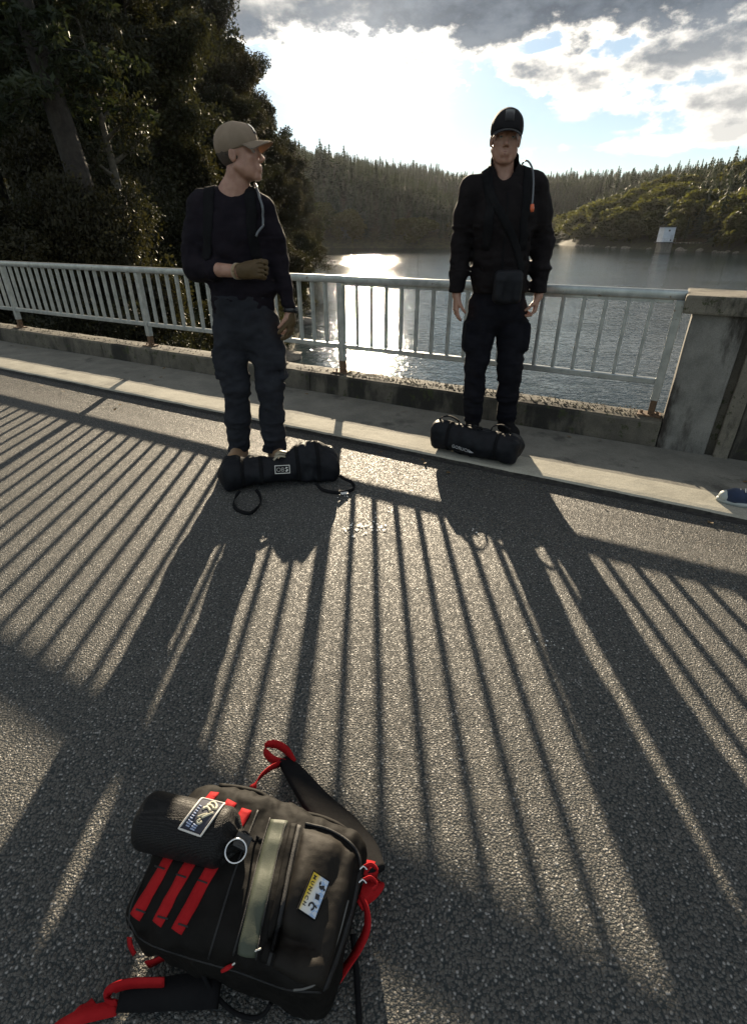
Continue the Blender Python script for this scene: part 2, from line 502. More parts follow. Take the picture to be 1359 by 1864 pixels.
# ------------------------------------------------------------------ materials
def mat(name, color, rough=.6, metal=0.0, var=None, var_scale=8.0, bump=None, spec=.5, sheen=0.0, wear=None, coat=0.0, trans=None):
    m = bpy.data.materials.new(name); m.use_nodes = True
    t = NT(m.node_tree); b = t.n['Principled BSDF']
    co = t.coord('Object')
    c = None
    if var is not None:
        c = t.mix(t.ramp(t.noise(co, var_scale, 4, .6), .35, .65), tuple(color) + (1,), tuple(var) + (1,))
    if wear is not None:            # (colour, scale, threshold)
        wcol, ws, wt = wear
        msk = t.ramp(t.noise(co, ws, 6, .65), wt, wt + .08)
        c = t.mix(msk, c if c is not None else tuple(color) + (1,), tuple(wcol) + (1,))
    t.set(b.inputs['Base Color'], c if c is not None else tuple(color) + (1,))
    b.inputs['Roughness'].default_value = rough; b.inputs['Metallic'].default_value = metal
    b.inputs['Specular IOR Level'].default_value = spec
    if sheen: b.inputs['Sheen Weight'].default_value = sheen; b.inputs['Sheen Roughness'].default_value = .4
    if coat: b.inputs['Coat Weight'].default_value = coat; b.inputs['Coat Roughness'].default_value = .15
    if bump is not None:            # (scale, distance, strength)
        h = t.noise(co, bump[0], 4, .6)
        t.l.new(t.bump(h, bump[2] if len(bump) > 2 else .8, bump[1]), b.inputs['Normal'])
    return m

def fabric(name, color, weave=900., rough=.85, sheen=.25, var=None, fold=(14., .006), spec=.25, rim=0.0):
    m = bpy.data.materials.new(name); m.use_nodes = True
    t = NT(m.node_tree); b = t.n['Principled BSDF']; co = t.coord('Object')
    v = var if var is not None else tuple(min(1, c * 1.5) for c in color)
    c = t.mix(t.ramp(t.noise(co, 11, 5, .65), .3, .75), tuple(color) + (1,), tuple(v) + (1,))
    t.set(b.inputs['Base Color'], c)
    b.inputs['Roughness'].default_value = rough; b.inputs['Specular IOR Level'].default_value = spec
    b.inputs['Sheen Weight'].default_value = max(sheen, rim); b.inputs['Sheen Roughness'].default_value = .18 if rim else .5
    n1 = t.bump(t.noise(co, fold[0], 3, .5), .6, fold[1])
    wv = t.node('ShaderNodeTexVoronoi'); t.set(wv.inputs['Vector'], co); wv.inputs['Scale'].default_value = weave
    n2 = t.bump(wv.outputs['Distance'], .35, .0006, n1)
    t.l.new(n2, b.inputs['Normal'])
    return m

def mat_asphalt():
    m = bpy.data.materials.new('asphalt'); m.use_nodes = True
    t = NT(m.node_tree); b = t.n['Principled BSDF']; co = t.coord('Object')
    warp = t.vmath('ADD', co, t.vmath('SCALE', t.noise(co, 60, 2, .5, out=1), None))
    warp.node.inputs[1].default_value = (0, 0, 0)
    sc = t.node('ShaderNodeVectorMath', operation='SCALE'); t.set(sc.inputs[0], t.noise(co, 90, 2, .5, out=1)); sc.inputs['Scale'].default_value = .006
    wc = t.vmath('ADD', co, sc.outputs[0])
    def vor(scale, feat='F1'):
        n = t.node('ShaderNodeTexVoronoi', feature=feat); t.set(n.inputs['Vector'], wc); n.inputs['Scale'].default_value = scale
        return n
    v1 = vor(140); v2 = vor(320)
    sep = t.node('ShaderNodeSeparateColor'); t.l.new(v1.outputs['Color'], sep.inputs[0])
    sep2 = t.node('ShaderNodeSeparateColor'); t.l.new(v2.outputs['Color'], sep2.inputs[0])
    # stones: a share of light quartz and tan chips among dark ones, dark binder between
    stone = t.mix(sep.outputs[0], (.060, .057, .052, 1), (.150, .142, .125, 1))
    stone = t.mix(t.ramp(sep.outputs[1], .86, .94), stone, (.34, .33, .31, 1))
    stone = t.mix(t.ramp(sep.outputs[2], .80, .95), stone, (.15, .115, .08, 1))
    small = t.mix(sep2.outputs[0], (.05, .048, .045, 1), (.15, .145, .13, 1))
    col = t.mix(t.ramp(v1.outputs['Distance'], .32, .52), stone, small)
    col = t.mix(t.ramp(v1.outputs['Distance'], .48, .68), col, (.022, .028, .029, 1))
    big = t.ramp(t.noise(co, 1.3, 5, .6), .3, .7)
    col = t.mix(t.math('MULTIPLY', big, .35), col, t.mix(1.0, col, (.62, .62, .64, 1), 'MULTIPLY'))
    # worn and dirty patches, a darker finer band along the kerb
    nrm_ = t.vmath('DOT_PRODUCT', co, tuple(EN), out=1)
    band = t.ramp(t.math('ADD', nrm_, t.math('MULTIPLY', t.noise(co, 1.6, 4, .6), .5)), 2.55, 3.15)
    col = t.mix(t.math('MULTIPLY', band, .45), col, t.mix(1.0, col, (.45, .44, .45, 1), 'MULTIPLY'))
    blot = t.ramp(t.noise(co, 3.4, 6, .7), .60, .72)
    col = t.mix(t.math('MULTIPLY', blot, .40), col, t.mix(1.0, col, (.5, .5, .5, 1), 'MULTIPLY'))
    pale = t.ramp(t.noise(t.mapping(co, loc=(5, 2, 0)), 2.2, 6, .7), .60, .75)
    col = t.mix(t.math('MULTIPLY', pale, .30), col, (.20, .185, .155, 1))
    t.set(b.inputs['Base Color'], col)
    t.set(b.inputs['Roughness'], t.ramp(sep.outputs[1], .2, .95, .82, .5))
    b.inputs['Specular IOR Level'].default_value = .45
    h1 = t.ramp(v1.outputs['Distance'], .10, .72, 1.0, 0.0)
    h1 = t.math('MULTIPLY', h1, t.math('ADD', .45, t.math('MULTIPLY', sep.outputs[2], .75)))
    h2 = t.math('MULTIPLY', t.ramp(v2.outputs['Distance'], .1, .7, 1., 0.), .35)
    h = t.math('ADD', t.math('ADD', h1, h2), t.math('MULTIPLY', t.noise(co, 300, 3, .6), .25))
    nb = t.bump(t.noise(co, 9, 4, .55), .5, .006)
    t.l.new(t.bump(h, .9, .0038, nb), b.inputs['Normal'])
    return m

def mat_concrete(name, c1, c2, stain=(.05, .048, .042), stain_t=.56, scale=3.0, moss=None, rough=.88, grain=160., bumpd=.004):
    m = bpy.data.materials.new(name); m.use_nodes = True
    t = NT(m.node_tree); b = t.n['Principled BSDF']; co = t.coord('Object')
    c = t.mix(t.ramp(t.noise(co, scale * 2.2, 6, .65), .3, .7), c1 + (1,), c2 + (1,))
    # runs of dirt are stretched downwards
    st = t.ramp(t.noise(t.mapping(co, scale=(1, 1, .28)), scale, 7, .68), stain_t, stain_t + .13)
    c = t.mix(st, c, stain + (1,))
    if moss is not None:
        c = t.mix(t.ramp(t.noise(co, scale * 5, 7, .7), .56, .64), c, moss + (1,))
    g = t.noise(co, grain, 3, .7)
    c = t.mix(t.math('MULTIPLY', t.ramp(g, .35, .65), .45), c, t.mix(1.0, c, (.5, .5, .5, 1), 'MULTIPLY'))
    t.set(b.inputs['Base Color'], c)
    b.inputs['Roughness'].default_value = rough; b.inputs['Specular IOR Level'].default_value = .3
    n1 = t.bump(t.noise(co, 14, 6, .65), .7, bumpd)
    t.l.new(t.bump(g, .7, .0022, n1), b.inputs['Normal'])
    return m

def mat_water():
    m = bpy.data.materials.new('lake_water'); m.use_nodes = True
    t = NT(m.node_tree); b = t.n['Principled BSDF']; co = t.coord('Object')
    b.inputs['Base Color'].default_value = (.020, .034, .040, 1)
    b.inputs['Roughness'].default_value = .07
    b.inputs['IOR'].default_value = 1.333
    wind = t.mapping(co, scale=(.75, 1.25, 1), rot=(0, 0, .25))
    h = t.math('MULTIPLY', t.noise(wind, .45, 2, .5, dist=.5), .34)
    h = t.math('ADD', h, t.math('MULTIPLY', t.noise(wind, 1.5, 2, .5, dist=.8), .30))
    h = t.math('ADD', h, t.math('MULTIPLY', t.noise(wind, 4.2, 3, .55, dist=.8), .125))
    gust = t.ramp(t.noise(co, .05, 3, .5), .3, .7, .55, 1.1)
    t.l.new(t.bump(t.math('MULTIPLY', h, gust), 1.0, .22), b.inputs['Normal'])
    return m

def mat_leaf(name, c1, c2, trans=(.10, .14, .02), tw=.45, dry=None):
    m = bpy.data.materials.new(name); m.use_nodes = True
    t = NT(m.node_tree); t.n.clear()
    oi = t.node('ShaderNodeObjectInfo'); co = t.coord('Object')
    big = t.ramp(t.noise(co, .5, 3, .6), .35, .65)
    fine = t.noise(co, 4.0, 2, .7)
    c = t.mix(t.ramp(t.math('ADD', t.math('MULTIPLY', big, .5), t.math('MULTIPLY', fine, .5)), .3, .75), c1 + (1,), c2 + (1,))
    if dry is not None:
        c = t.mix(t.math('MULTIPLY', oi.outputs['Random'], .6), c, dry + (1,))
    d = t.node('ShaderNodeBsdfPrincipled'); t.set(d.inputs['Base Color'], c); d.inputs['Roughness'].default_value = .6
    d.inputs['Specular IOR Level'].default_value = .3
    tr = t.node('ShaderNodeBsdfTranslucent')
    t.set(tr.inputs[0], t.mix(fine, trans + (1,), tuple(x * 1.5 for x in trans) + (1,)))
    mx = t.node('ShaderNodeMixShader'); mx.inputs[0].default_value = tw
    t.l.new(d.outputs[0], mx.inputs[1]); t.l.new(tr.outputs[0], mx.inputs[2])
    o = t.node('ShaderNodeOutputMaterial'); t.l.new(mx.outputs[0], o.inputs[0])
    return m

MA = {}
MA['asphalt'] = mat_asphalt()
MA['sidewalk'] = mat_concrete('sidewalk_concrete', (.15, .145, .125), (.22, .21, .18), stain=(.09, .086, .075), stain_t=.55, scale=2.0, grain=140, bumpd=.005)
MA['sunlit_kerb'] = mat_concrete('sunlit_kerb_concrete', (.30, .285, .235), (.40, .38, .315), stain=(.20, .19, .16), stain_t=.56, scale=2.0, grain=140, bumpd=.005)  # slightly paler concrete, brightened further to paint in the sunlit strip
MA['wallstone'] = mat_concrete('weathered_concrete', (.085, .076, .062), (.15, .135, .105), stain=(.030, .028, .024), stain_t=.46, scale=2.6, moss=(.05, .055, .025))
MA['pillar'] = mat_concrete('pillar_concrete', (.15, .145, .13), (.25, .24, .215), stain=(.034, .028, .023), stain_t=.44, scale=2.2)
MA['capstone'] = mat_concrete('cap_concrete', (.14, .125, .10), (.21, .19, .15), stain=(.04, .038, .03), stain_t=.5, scale=4.0, moss=(.055, .06, .03))
MA['dam'] = mat_concrete('dam_concrete', (.16, .15, .13), (.24, .22, .19), scale=.5)
MA['steel'] = mat('galvanised_steel', (.46, .48, .47), .34, .65, var=(.34, .36, .355), var_scale=14, bump=(60, .0006), wear=((.20, .16, .12), 22, .61))
MA['rust'] = mat('rusty_steel', (.16, .095, .05), .8, .2, var=(.09, .055, .035), var_scale=60, bump=(180, .001))
MA['water'] = mat_water()
MA['soil'] = mat('forest_floor', (.035, .030, .018), .95, var=(.055, .055, .022), var_scale=.6, bump=(3.0, .15))
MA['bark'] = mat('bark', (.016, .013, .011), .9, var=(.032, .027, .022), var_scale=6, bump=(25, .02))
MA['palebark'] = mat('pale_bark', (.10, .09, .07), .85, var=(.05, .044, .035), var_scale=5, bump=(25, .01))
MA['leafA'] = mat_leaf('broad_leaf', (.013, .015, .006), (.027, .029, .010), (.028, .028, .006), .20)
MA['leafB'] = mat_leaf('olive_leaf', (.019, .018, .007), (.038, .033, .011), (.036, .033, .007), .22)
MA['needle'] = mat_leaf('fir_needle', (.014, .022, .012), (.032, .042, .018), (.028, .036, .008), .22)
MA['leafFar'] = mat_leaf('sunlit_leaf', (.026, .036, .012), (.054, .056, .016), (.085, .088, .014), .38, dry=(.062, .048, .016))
MA['needleFar'] = mat_leaf('far_needle', (.016, .026, .016), (.036, .046, .022), (.040, .050, .012), .25)
MA['grass'] = mat_leaf('bank_grass', (.040, .045, .016), (.075, .070, .026), (.07, .08, .02), .3)

# ------------------------------------------------------------------ the dam crest: road, pavement, parapet
N_KERB, N_WALL, N_BACK, N_RAIL = 3.055, 3.95, 4.23, 4.08
Z_SW, Z_WALL = 0.06, 0.24
R0, R1 = -14.0, 26.0

def strip_surface(name, m, prof, r0, r1, step, **kw):
    """extrude a profile [(n, z), ...] along the railing direction"""
    rs = np.arange(r0, r1 + 1e-6, step)
    V = [RN(r, n, z) for r in rs for (n, z) in prof]
    k = len(prof)
    F = [(i * k + j, i * k + j + 1, (i + 1) * k + j + 1, (i + 1) * k + j) for i in range(len(rs) - 1) for j in range(k - 1)]
    return obj(name, V, F, m, None, False, **kw)

strip_surface('road', MA['asphalt'], [(-5.2, -.35), (-5.2, 0), (2.2, 0), (2.7, .008), (3.052, .022)], R0, R1, 4.0, kind='structure')

def build_sidewalk():
    # slightly uneven slab with a worn edge towards the road
    rs = np.concatenate([np.arange(R0, -2, 1.0), np.arange(-2, 10, .06), np.arange(10, R1 + .1, 1.0)])
    ns = [N_KERB + .006, N_KERB, N_KERB + .012, N_KERB + .05, 3.315, 3.55, 3.8, N_WALL + .02]
    V = []; 
    for r in rs:
        for j, n in enumerate(ns):
            z = Z_SW + .004 * vnoise(r * .8, n * 2, 3.3)
            if j == 0: z = -.05
            if j == 1: z -= .013 + .004 * float(vnoise(r * 9, 1.1, .3)); n += .004 * float(vnoise(r * 13, 3.1, .3))
            if j == 2: z -= .003; n += .003 * float(vnoise(r * 13, 3.1, .3))
            V.append(RN(r, n, float(z)))
    k = len(ns)
    F = [(i * k + j, i * k + j + 1, (i + 1) * k + j + 1, (i + 1) * k + j) for i in range(len(rs) - 1) for j in range(k - 1)]
    k2 = [f for f in F]
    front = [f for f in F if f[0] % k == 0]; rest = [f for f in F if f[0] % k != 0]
    stone = [f for f in rest if f[0] % k < 4]; rest = [f for f in rest if f[0] % k >= 4]  # strip up to the wall's shadow edge, drawn in the sunlit tone
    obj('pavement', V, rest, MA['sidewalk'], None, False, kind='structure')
    obj('sunlit_kerb_edge', V, stone, MA['sunlit_kerb'], None, False, kind='structure')
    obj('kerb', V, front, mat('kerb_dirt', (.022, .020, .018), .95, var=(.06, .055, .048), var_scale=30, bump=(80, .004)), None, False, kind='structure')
    # strip of old tar along the foot of the kerb
    V = []; 
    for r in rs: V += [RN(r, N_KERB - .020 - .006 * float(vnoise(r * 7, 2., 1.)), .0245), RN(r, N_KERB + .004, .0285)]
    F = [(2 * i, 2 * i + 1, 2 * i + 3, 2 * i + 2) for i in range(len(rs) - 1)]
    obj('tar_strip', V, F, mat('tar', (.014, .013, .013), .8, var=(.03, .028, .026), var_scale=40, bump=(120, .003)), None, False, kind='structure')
build_sidewalk()

def build_parapet():
    root = thing('parapet_wall', RN(2, 4.0, 0), 'low weathered concrete parapet wall carrying the metal railing', 'wall')
    # wall in two castings with a joint, worn top
    def cast_piece(r0, r1, name='wall_section'):
        rs = np.linspace(r0, r1, max(2, int((r1 - r0) / .06)))
        prof = [(N_WALL + .01, -.1), (N_WALL - .004, .07), (N_WALL, .15), (N_WALL + .002, Z_WALL - .018), (N_WALL + .016, Z_WALL), (4.02, Z_WALL + .004), (4.12, Z_WALL + .002), (N_BACK - .02, Z_WALL - .004), (N_BACK, Z_WALL - .02), (N_BACK, -.6)]
        V = []
        for r in rs:
            for j, (n, z) in enumerate(prof):
                a = .007 if j not in (0, 9) else 0
                V.append(RN(r, n + a * float(fbm(r * 7, j * .9, 1.0)), z + a * .8 * float(fbm(r * 9, j * 1.3, 5.0))))
        k = len(prof)
        F = [(i * k + j, i * k + j + 1, (i + 1) * k + j + 1, (i + 1) * k + j) for i in range(len(rs) - 1) for j in range(k - 1)]
        F += [tuple(range(k))[::-1], tuple((len(rs) - 1) * k + j for j in range(k))]
        obj(name, V, F, MA['wallstone'], root, False)
    cuts = [-.085, 2.9, 5.95, 9.0, 12.0, 18, R1]
    for a, b in zip(cuts[:-1], cuts[1:]): cast_piece(a + .004, b - .004)
    # loose grit and leaf litter lying on the top
    V = []; F = []
    r_ = np.random.default_rng(3)
    for i in range(1500):
        r = r_.uniform(-.05, 2.6) if i < 1000 else r_.uniform(2.6, 9)
        n = 4.0 + abs(r_.normal(0, .10)); n = min(n, N_BACK - .015)
        s = r_.uniform(.003, .011); c = RN(r, n, Z_WALL + .004 + s * .3)
        a = r_.normal(size=3); a /= np.linalg.norm(a); q = np.cross(a, [0, 0, 1.]); q /= np.linalg.norm(q) + 1e-9; w = np.cross(a, q)
        b = len(V); V += [c + a * s, c + q * s * .8, c - a * s, c - q * s * .7, c + w * s * .6, c - w * s * .6]
        F += [(b, b + 1, b + 4), (b + 1, b + 2, b + 4), (b + 2, b + 3, b + 4), (b + 3, b, b + 4), (b + 1, b, b + 5), (b + 2, b + 1, b + 5), (b + 3, b + 2, b + 5), (b, b + 3, b + 5)]
    obj('grit', V, F, mat('grit', (.10, .085, .06), .95, var=(.19, .16, .11), var_scale=90), root, False, kind='stuff')
build_parapet()

def build_pillar():
    root = thing('concrete_pillar', RN(-.5, 4.1, 0), 'stained concrete pillar with an overhanging cap slab at the right end of the railing', 'pillar')
    zt = .953; zc = 1.058
    def blk(name, r0, r1, n0, n1, z0, z1, m, bev=.012, rough=.004):
        # subdivided, slightly uneven block
        bm = bmesh.new(); bmesh.ops.create_cube(bm, size=2)
        hr, hn, hz = (r1 - r0) / 2, (n1 - n0) / 2, (z1 - z0) / 2
        for v in bm.verts: v.co = (v.co.x * hr, v.co.y * hn, v.co.z * hz)
        bmesh.ops.bevel(bm, geom=bm.edges[:], offset=bev, segments=2, profile=.6, affect='EDGES')
        bmesh.ops.subdivide_edges(bm, edges=[e for e in bm.edges if e.calc_length() > .12], cuts=7, use_grid_fill=True)
        c = RN((r0 + r1) / 2, (n0 + n1) / 2, (z0 + z1) / 2)
        V = []
        for v in bm.verts:
            p = c + ER * v.co.x + EN * v.co.y + EZ * v.co.z
            V.append(p + rough * np.array([float(fbm(*(p * 9 + 3 * i))) for i in range(3)]))
        bm.verts.index_update()
        F = [tuple(v.index for v in f.verts)[::-1] for f in bm.faces]
        bm.free()
        obj(name, V, F, m, root, False)
    blk('shaft', -.385, -.085, N_WALL, 4.42, -.1, zt + .002, MA['pillar'])
    blk('recess', -.435, -.383, N_WALL + .05, 4.40, -.1, zt + .001, MA['wallstone'], .006)
    blk('pilaster', -.52, -.433, N_WALL - .012, 4.42, -.1, zt + .001, MA['capstone'], .01)
    blk('shaft', -3.2, -.522, N_WALL + .012, 4.40, -.1, zt, MA['wallstone'])
    blk('cap_slab', -3.26, -.022, N_WALL - .055, 4.47, zt, zc, MA['capstone'], .014, .007)
build_pillar()

# dam body below the crest, towards the lake
def build_dam():
    prof = [(N_BACK - .02, -.05), (4.55, -.3), (4.55, -.9), (5.2, -7.0), (-6, -7.0), (-5.6, -.3)]
    strip_surface('dam_face', MA['dam'], prof, -70.0, R1, 8.0, kind='structure')
build_dam()

# ------------------------------------------------------------------ railing
def build_railing():
    root = thing('metal_railing', RN(2, N_RAIL, Z_WALL), 'long grey galvanised railing with flat upright bars on the low parapet wall', 'railing')
    S = MA['steel']
    zt0, zt1 = 1.012, 1.072
    zb0, zb1 = .463, .505
    RA, RB = -.03, 20.9
    per = 2.606
    def shared(name, me, c, m=None):
        o = link(name, me, root); o.location = Vector(c) - root.location; return o
    # top rail: rounded rectangular tube, one length per three bays
    joints = [RA, per * 3 + .3, RB]
    for a, b in zip(joints[:-1], joints[1:]):
        MB().box(RN((a + b) / 2, N_RAIL, (zt0 + zt1) / 2), ER * ((b - a) / 2 - .002), EN * .032, EZ * (zt1 - zt0) / 2, .012).make('top_rail', S, root, True)
    MB().box(RN(1.3, N_RAIL, zt0 - .010), ER * 1.26, EN * .016, EZ * .0095).make('rail_flange', S, root)
    bar = MB().box((0, 0, 0), ER * .011, EN * .018, EZ * ((zt0 - zb1) / 2 - .001), .002)
    bar_me = mesh_from('baluster', bar.V, bar.F, S, None, False)
    post = MB().box((0, 0, 0), ER * .026, EN * .030, EZ * ((zt0 - Z_WALL - .115) / 2), .003)
    post_me = mesh_from('post', post.V, post.F, S, None, False)
    foot = MB().box((0, 0, 0), ER * .022, EN * .026, EZ * .056, .003)
    foot_me = mesh_from('post_foot', foot.V, foot.F, MA['rust'], None, False)
    plate = MB().box((0, 0, 0), ER * .075, EN * .055, EZ * .006, .002)
    plate_me = mesh_from('base_plate', plate.V, plate.F, MA['rust'], None, False)
    bolt = MB().tube([(0, 0, 0), (0, 0, .022)], .010, 6)
    bolt_me = mesh_from('bolt', bolt.V, bolt.F, MA['rust'], None, False)
    for i in range(9):
        r = per * i
        zc = (zt0 + Z_WALL + .115) / 2
        p = shared('post', post_me, RN(r, N_RAIL, zc))
        def sub(name, me, c):
            o = link(name, me, p); o.location = Vector(c) - root.location - p.location
        sub('post_foot', foot_me, RN(r, N_RAIL, Z_WALL + .062))
        sub('base_plate', plate_me, RN(r + .01, N_RAIL - .005, Z_WALL + .010))
        for s in (-1, 1): sub('bolt', bolt_me, RN(r + .01 + s * .052, N_RAIL - .012, Z_WALL + .014))
        if i < 8:
            MB().box(RN(r + per / 2, N_RAIL, (zb0 + zb1) / 2), ER * (per / 2 - .027), EN * .022, EZ * (zb1 - zb0) / 2, .005).make('bottom_rail', S, root, False)
            for k in range(17):
                rr = r + .163 + k * .1425
                c = RN(rr, N_RAIL, (zt0 + zb1) / 2)
                shared('baluster', bar_me, c)
build_railing()

# ------------------------------------------------------------------ lake, terrain
ZW = CAM_H - 6.5
LAKE = np.array([(-2.2, 6.0), (-4.6, 14), (-4.6, 22), (-5.0, 32), (-7.0, 60), (-12.5, 108), (-18, 132), (-40, 150), (-80, 190), (-95, 240), (-60, 266), (0, 262), (40, 256), (62, 300), (70, 420), (128, 420), (102, 310), (110, 262), (121, 220), (128, 165), (134, 100), (155, 50), (170, -70), (110, -62)], float)
def lake_dist(x, y):
    """positive outside the lake, negative on the water"""
    x = np.asarray(x, float); y = np.asarray(y, float)
    d = np.full(x.shape, 1e9); ins = np.zeros(x.shape, bool)
    n = len(LAKE)
    for i in range(n):
        a = LAKE[i]; b = LAKE[(i + 1) % n]; e = b - a
        t = np.clip(((x - a[0]) * e[0] + (y - a[1]) * e[1]) / (e @ e), 0, 1)
        d = np.minimum(d, np.hypot(x - a[0] - t * e[0], y - a[1] - t * e[1]))
        c = ((a[1] > y) != (b[1] > y)) & (x < (b[0] - a[0]) * (y - a[1]) / (b[1] - a[1] + 1e-12) + a[0])
        ins ^= c
    return np.where(ins, -d, d)
def terrain_z(x, y):
    x = np.asarray(x, float); y = np.asarray(y, float)
    d = lake_dist(x, y)
    n = np.asarray(fbm(x * .02 + 50, y * .02 + 50, 3.0), float)
    far = np.clip((y - 210) / 60, 0, 1); right = np.clip((x - 40) / 50, 0, 1)
    left = (1 - far) * (1 - right)
    cap = left * 9 + far * (1 - right) * (62 + 14 * np.clip(-x / 80 + .4, 0, 1)) + right * 50
    slope = left * .50 + far * (1 - right) * .50 + right * .46
    cap = cap * (1 + .22 * n)
    dd = np.maximum(d, 0)
    rise = cap * (1 - np.exp(-slope * dd / np.maximum(cap, 1e-3)))
    z = np.where(d > 0, ZW + rise + .25 * np.minimum(dd, 4), ZW + np.maximum(d * .5, -4))
    # beneath the dam crest keep clear of the road
    nn = x * EN[0] + y * EN[1]
    lim = np.where(nn < 4.7, -1.2, 100.)
    blend = np.clip((nn - 4.7) / 6, 0, 1)
    lim2 = -1.6 + blend * 6 + np.where(blend >= 1, 100, 0)
    return np.minimum(z, np.minimum(lim, lim2))
def build_terrain():
    def axis(a, b, fine0, fine1, fs, cs):
        return np.unique(np.concatenate([np.arange(a, fine0, cs), np.arange(fine0, fine1, fs), np.arange(fine1, b + cs, cs)]))
    xs = axis(-700, 700, -60, 20, 1.0, 9.0); ys = axis(-300, 1000, 4, 140, 1.2, 9.0)
    X, Y = np.meshgrid(xs, ys, indexing='ij')
    Z = terrain_z(X, Y) + np.where(lake_dist(X, Y) > .5, .25 * np.asarray(fbm(X * .6, Y * .6, 2.0)), 0)
    V = np.stack([X, Y, Z], -1).reshape(-1, 3)
    nx, ny = X.shape
    I = np.arange(nx * ny).reshape(nx, ny)
    F = np.stack([I[:-1, :-1], I[1:, :-1], I[1:, 1:], I[:-1, 1:]], -1).reshape(-1, 4)
    o = link('terrain', mesh_from('terrain', V, F, MA['soil']), kind='structure')
    xw = np.linspace(-140, 220, 37); yw = np.linspace(-80, 460, 55)
    V = [(x, y, ZW) for x in xw for y in yw]; k = len(yw)
    F = [(i * k + j, (i + 1) * k + j, (i + 1) * k + j + 1, i * k + j + 1) for i in range(len(xw) - 1) for j in range(k - 1)]
    obj('lake_water', V, F, MA['water'], None, True, kind='structure')
build_terrain()
# ------------------------------------------------------------------ trees
def leaf_cards(C, size, r_, flat=0.0, aspect=1.6):
    """diamond leaf clumps at centres C"""
    n = len(C)
    nrm = r_.normal(size=(n, 3)); nrm[:, 2] += flat; nrm /= np.linalg.norm(nrm, axis=1)[:, None]
    a = np.cross(nrm, r_.normal(size=(n, 3))); a /= np.linalg.norm(a, axis=1)[:, None] + 1e-9
    b = np.cross(nrm, a)
    s = (size * r_.uniform(.6, 1.35, n))[:, None]
    V = np.empty((n, 4, 3))
    V[:, 0] = C + a * s * aspect * .5; V[:, 1] = C + b * s * .42 + nrm * s * .12
    V[:, 2] = C - a * s * aspect * .5; V[:, 3] = C - b * s * .42 + nrm * s * .12
    F = np.arange(n * 4).reshape(n, 4)
    return V.reshape(-1, 3), F

def limb_path(p0, d0, L, r_, bend=.25, n=6, lift=0.0):
    p = np.array(p0, float); d = np.array(d0, float); pts = [p.copy()]
    for i in range(n):
        d = d + r_.normal(size=3) * bend + np.array([0, 0, lift]); d /= np.linalg.norm(d)
        p = p + d * L / n; pts.append(p.copy())
    return np.array(pts)

def broadleaf_mesh(seed, H, R, base, n_leaf, leaf, lean=(0, 0), n_limb=26, clump=.95, upright=.5, drop=0.15):
    r_ = np.random.default_rng(seed)
    tr = np.array([(lean[0] * t * t * H + .25 * math.sin(3 * t + seed), lean[1] * t * t * H + .25 * math.cos(2.4 * t + seed) - .25, H * .94 * t) for t in np.linspace(0, 1, 12)])
    tr[0] = (0, 0, -.6)
    wood = MB().tube(tr, np.linspace(.018 * H + .06, .03, 12), 9)
    cents = []; wts = []
    for i in range(n_limb):
        t = base + (1 - base) * (i + r_.random()) / n_limb
        k = t * 11; j = int(min(10, k)); p0 = tr[j] + (tr[j + 1] - tr[j]) * (k - j)
        az = i * 2.4 + r_.uniform(-.5, .5)
        prof = math.sin(math.pi * min(1, max(.0, (t - base) / (1 - base) * .80 + .20))) ** .6
        L = R * (.55 + .5 * r_.random()) * (prof + .12)
        d = np.array([math.cos(az), math.sin(az), upright * r_.uniform(.2, 1.4)]); d /= np.linalg.norm(d)
        lp = limb_path(p0, d, L, r_, .16, 6, .05)
        wood.tube(lp, np.linspace(.010 * H * (1.15 - t) + .03, .015, 7), 5)
        for m in range(3, 7):
            cents.append(lp[m]); wts.append(.6 + .2 * m)
        for q in range(4):
            m = r_.integers(2, 6)
            sd = lp[m] - lp[m - 1]; sd = sd / np.linalg.norm(sd) + r_.normal(size=3) * .7; sd /= np.linalg.norm(sd)
            sp = limb_path(lp[m], sd, L * r_.uniform(.25, .5), r_, .2, 4, .03)
            wood.tube(sp, np.linspace(.03, .01, 5), 4)
            cents += [sp[2], sp[4]]; wts += [.8, 1.1]
    cents = np.array(cents); wts = np.array(wts); wts /= wts.sum()
    idx = r_.choice(len(cents), n_leaf, p=wts)
    off = r_.normal(size=(n_leaf, 3)); off /= np.linalg.norm(off, axis=1)[:, None]
    off *= (r_.random(n_leaf) ** .45)[:, None] * clump * r_.uniform(.7, 1.25, len(cents))[idx][:, None]
    off[:, 2] *= .72
    C = cents[idx] + off; C[:, 2] -= drop * r_.random(n_leaf)
    LV, LF = leaf_cards(C, leaf, r_, .3)
    return wood, LV, LF

